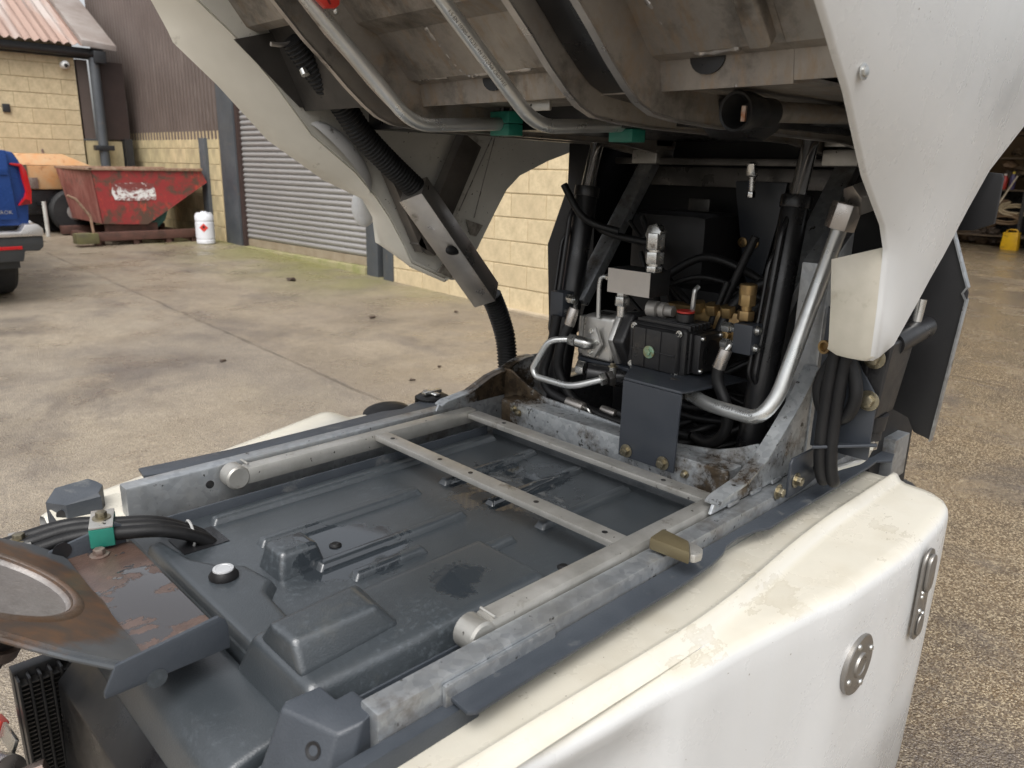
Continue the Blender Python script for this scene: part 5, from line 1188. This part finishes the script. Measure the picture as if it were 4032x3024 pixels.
obj('torn_patch', B().prism([(1.2161,1.4870,1.2805)[::2], (1.2432,1.4870,1.2494)[::2], (1.2267,1.4870,1.2254)[::2], (1.1840,1.4870,1.2455)[::2]], 'y', 1.486, 1.490), bpy.data.materials['frayed_grp'], fp)
# ---- corrugated conduit, steel duct, conduit again
def conduit(pts, r, pitch, par=sw):
    P = smoothpath(pts, 40); L = sum((a-c).length for a, c in zip(P, P[1:])); n = int(L/pitch*4); acc = [0]
    for a, c in zip(P, P[1:]): acc.append(acc[-1]+(a-c).length)
    Q = []; j = 0
    for i in range(n+1):
        s = L*i/n
        while j < len(acc)-2 and acc[j+1] < s: j += 1
        Q.append(P[j].lerp(P[j+1], (s-acc[j])/max(1e-9, acc[j+1]-acc[j])))
    b = B(); b.tube(Q, lambda t: r*(1 if int(round(t*n)) % 4 < 2 else .88), 18, .00001, 1); return obj('cable_conduit', b, RUB, par, ang=25)
conduit([(0.7735,1.3950,1.7162), (0.8191,1.4000,1.6685), (0.8800,1.4100,1.6123), (0.9322,1.4150,1.5538), (1.0078,1.4200,1.4929), (1.0878,1.4250,1.4356)], .026, .0085)
conduit([(1.3094,1.4300,1.1824), (1.3367,1.4300,1.1316), (1.3574,1.4250,1.0675), (1.3588,1.4150,0.9965), (1.3518,1.4000,0.9550)], .027, .0085)
A, C_, D_ = V((1.0737,1.4250,1.4357)), V((1.1605,1.4250,1.3409)), V((1.2905,1.4250,1.1849))
ax = (D_-A).normalized(); nv = V((0,1,0)).cross(ax).normalized()
duct = []
ph = math.radians(32); na = nv*math.cos(ph)-V((0,1,0))*math.sin(ph); nb = nv*math.sin(ph)+V((0,1,0))*math.cos(ph)
def dsec(p, w0, hy): return [p-na*w0-nb*hy, p+na*w0-nb*hy, p+na*w0+nb*hy, p-na*w0+nb*hy]
b = B(); A2 = A-ax*.012
b.hexa(dsec(A2, .032, .030), dsec(D_, .034, .030)); du = obj('cable_duct', b, STAIN, sw, .002)
obj('duct_tie', B().ball(V((1.1586,1.3950,1.3085)), .018, (1.4,.5,.7), 12, 8), RUB, du)
obj('duct_tie', B().ball(V((1.1613,1.4200,1.3022)), .014, (1.0,.6,.8), 12, 8), RUB, du)
# clip and spring near the top of the conduit
cl = obj('spring_clip', B().tube([(0.7312,1.4000,1.7039), (0.7541,1.4000,1.7041), (0.7828,1.4000,1.7136), (0.7919,1.4000,1.7067)], .004, 8, .01), STAIN, sw); obj('clip_screw', B().cyl((0.7887,1.3900,1.6653), (0.7901,1.3850,1.6554), .008), STEEL, sw)
# ---- hydraulic tubes under the hopper with green clamps
def far_end(a, c, k): return V(c)+(V(a)-V(c))*k
tl = obj('hopper_line', B().tube([far_end((0.6077,1.1300,1.7807), (0.6571,1.1300,1.7331), 5.5), (0.6571,1.1300,1.7331), (0.8480,1.1300,1.5624), (1.0465,1.1300,1.5751), (1.0892,1.1300,1.5772)], .0118, 18, .045, 10), TUBE, sw)
tr = obj('hopper_line', B().tube([far_end((0.6671,0.8850,1.7534), (0.7148,0.8850,1.7116), 5.5), (0.7148,0.8850,1.7116), (0.9012,0.8850,1.5587), (1.1161,0.8850,1.5710), (1.1487,0.8850,1.5725)], .0112, 18, .045, 10), TUBE, sw)
wrap_text(tr, '1.5 EN 10305-4 E235 +N 3712768 CR0-FREE', .0075, (0.7228,0.8850,1.7042), (0.8927,0.8850,1.5665), .0112, (-.7,-.7,-.10), INK)
for p, yy in (((1.0525,1.1300,1.5763), 1.13), ((1.1128,0.8850,1.5654), .885)):
    p = V(p); gk = obj('tube_clamp', B().box((p.x-.002, yy-.026, p.z-.022), (p.x+.036, yy+.026, p.z-.0005)), GREEN, sw, .002); obj('clamp_half', B().box((p.x-.002, yy-.026, p.z+.0005), (p.x+.036, yy+.026, p.z+.022)), GREEN, gk, .002)
    for q in (-.012, .012): obj('clamp_bolt', B().cyl((p.x+.018, yy+q, p.z+.02), (p.x+.018, yy+q, p.z+.05), .005), DARKM, gk)
tagp = V((0.6682,1.1000,1.7311))
rt_ = obj('red_tag', B().prism([(0.6521,1.1000,1.7473)[::2], (0.6511,1.1000,1.7286)[::2], (0.6637,1.1000,1.7185)[::2], (0.6811,1.1000,1.7209)[::2], (0.6885,1.1000,1.7264)[::2], (0.6914,1.1000,1.7534)[::2]], 'y', 1.095, 1.105), RED, sw, .003); obj('tag_pin', B().cyl((0.6697,1.1000,1.7438), (0.6566,1.1280,1.7454), .004), STAIN, rt_)
obj('tag_slot', B().prism([(0.6590,1.0940,1.7414)[::2], (0.6697,1.0940,1.7243)[::2], (0.6729,1.0940,1.7254)[::2], (0.6644,1.0940,1.7422)[::2]], 'y', 1.0940, 1.0946), simple('dark_red', (.12,.01,.01), None, .5), rt_)
obj('water_drop', B().ball((0.6834,1.1000,1.7187), .004, (1,1,1.3), 10, 8), STEEL, rt_)
# ---- rubber bell mouth on its tube
bm_ = V((.975,.583,1.576))
bell = obj('bell_mouth', B().lathe(bm_, (1,-.06,.03), [(.03,.0),(.03,.012),(.012,.018),(.001,.0225),(0,.026),(.004,.0275),(.03,.026),(.05,.022),(.055,.020),(.085,.020),(.085,.010)], 32), RUB, sw, ang=50)
obj('bell_label', B().box((bm_.x+.014, .576, 1.564), (bm_.x+.018, .582, 1.584)), simple('copper_label', (.45,.17,.06), (.6,.5,.42), .5, scale=80), bell)
obj('bell_tube', B().cyl((1.05,.580,1.580),(1.42,.572,1.594), .0145, n=20), HOP, bell)
obj('saddle', B().prism([(1.05,1.60),(1.06,1.57),(1.10,1.548),(1.15,1.545),(1.19,1.56),(1.21,1.60)], 'y', .63, .70), BLACK, sw, .006)
obj('underframe', B().box((1.10,.64,1.566),(1.72,1.45,1.608)), BLACK, sw)
obj('underframe_rail', B().box((.95,1.28,1.565),(1.68,1.42,1.60)), BLACK, sw, .004)
obj('underframe_rail', B().box((1.30,.49,1.575),(1.72,.64,1.60)), BLACK, sw, .004)
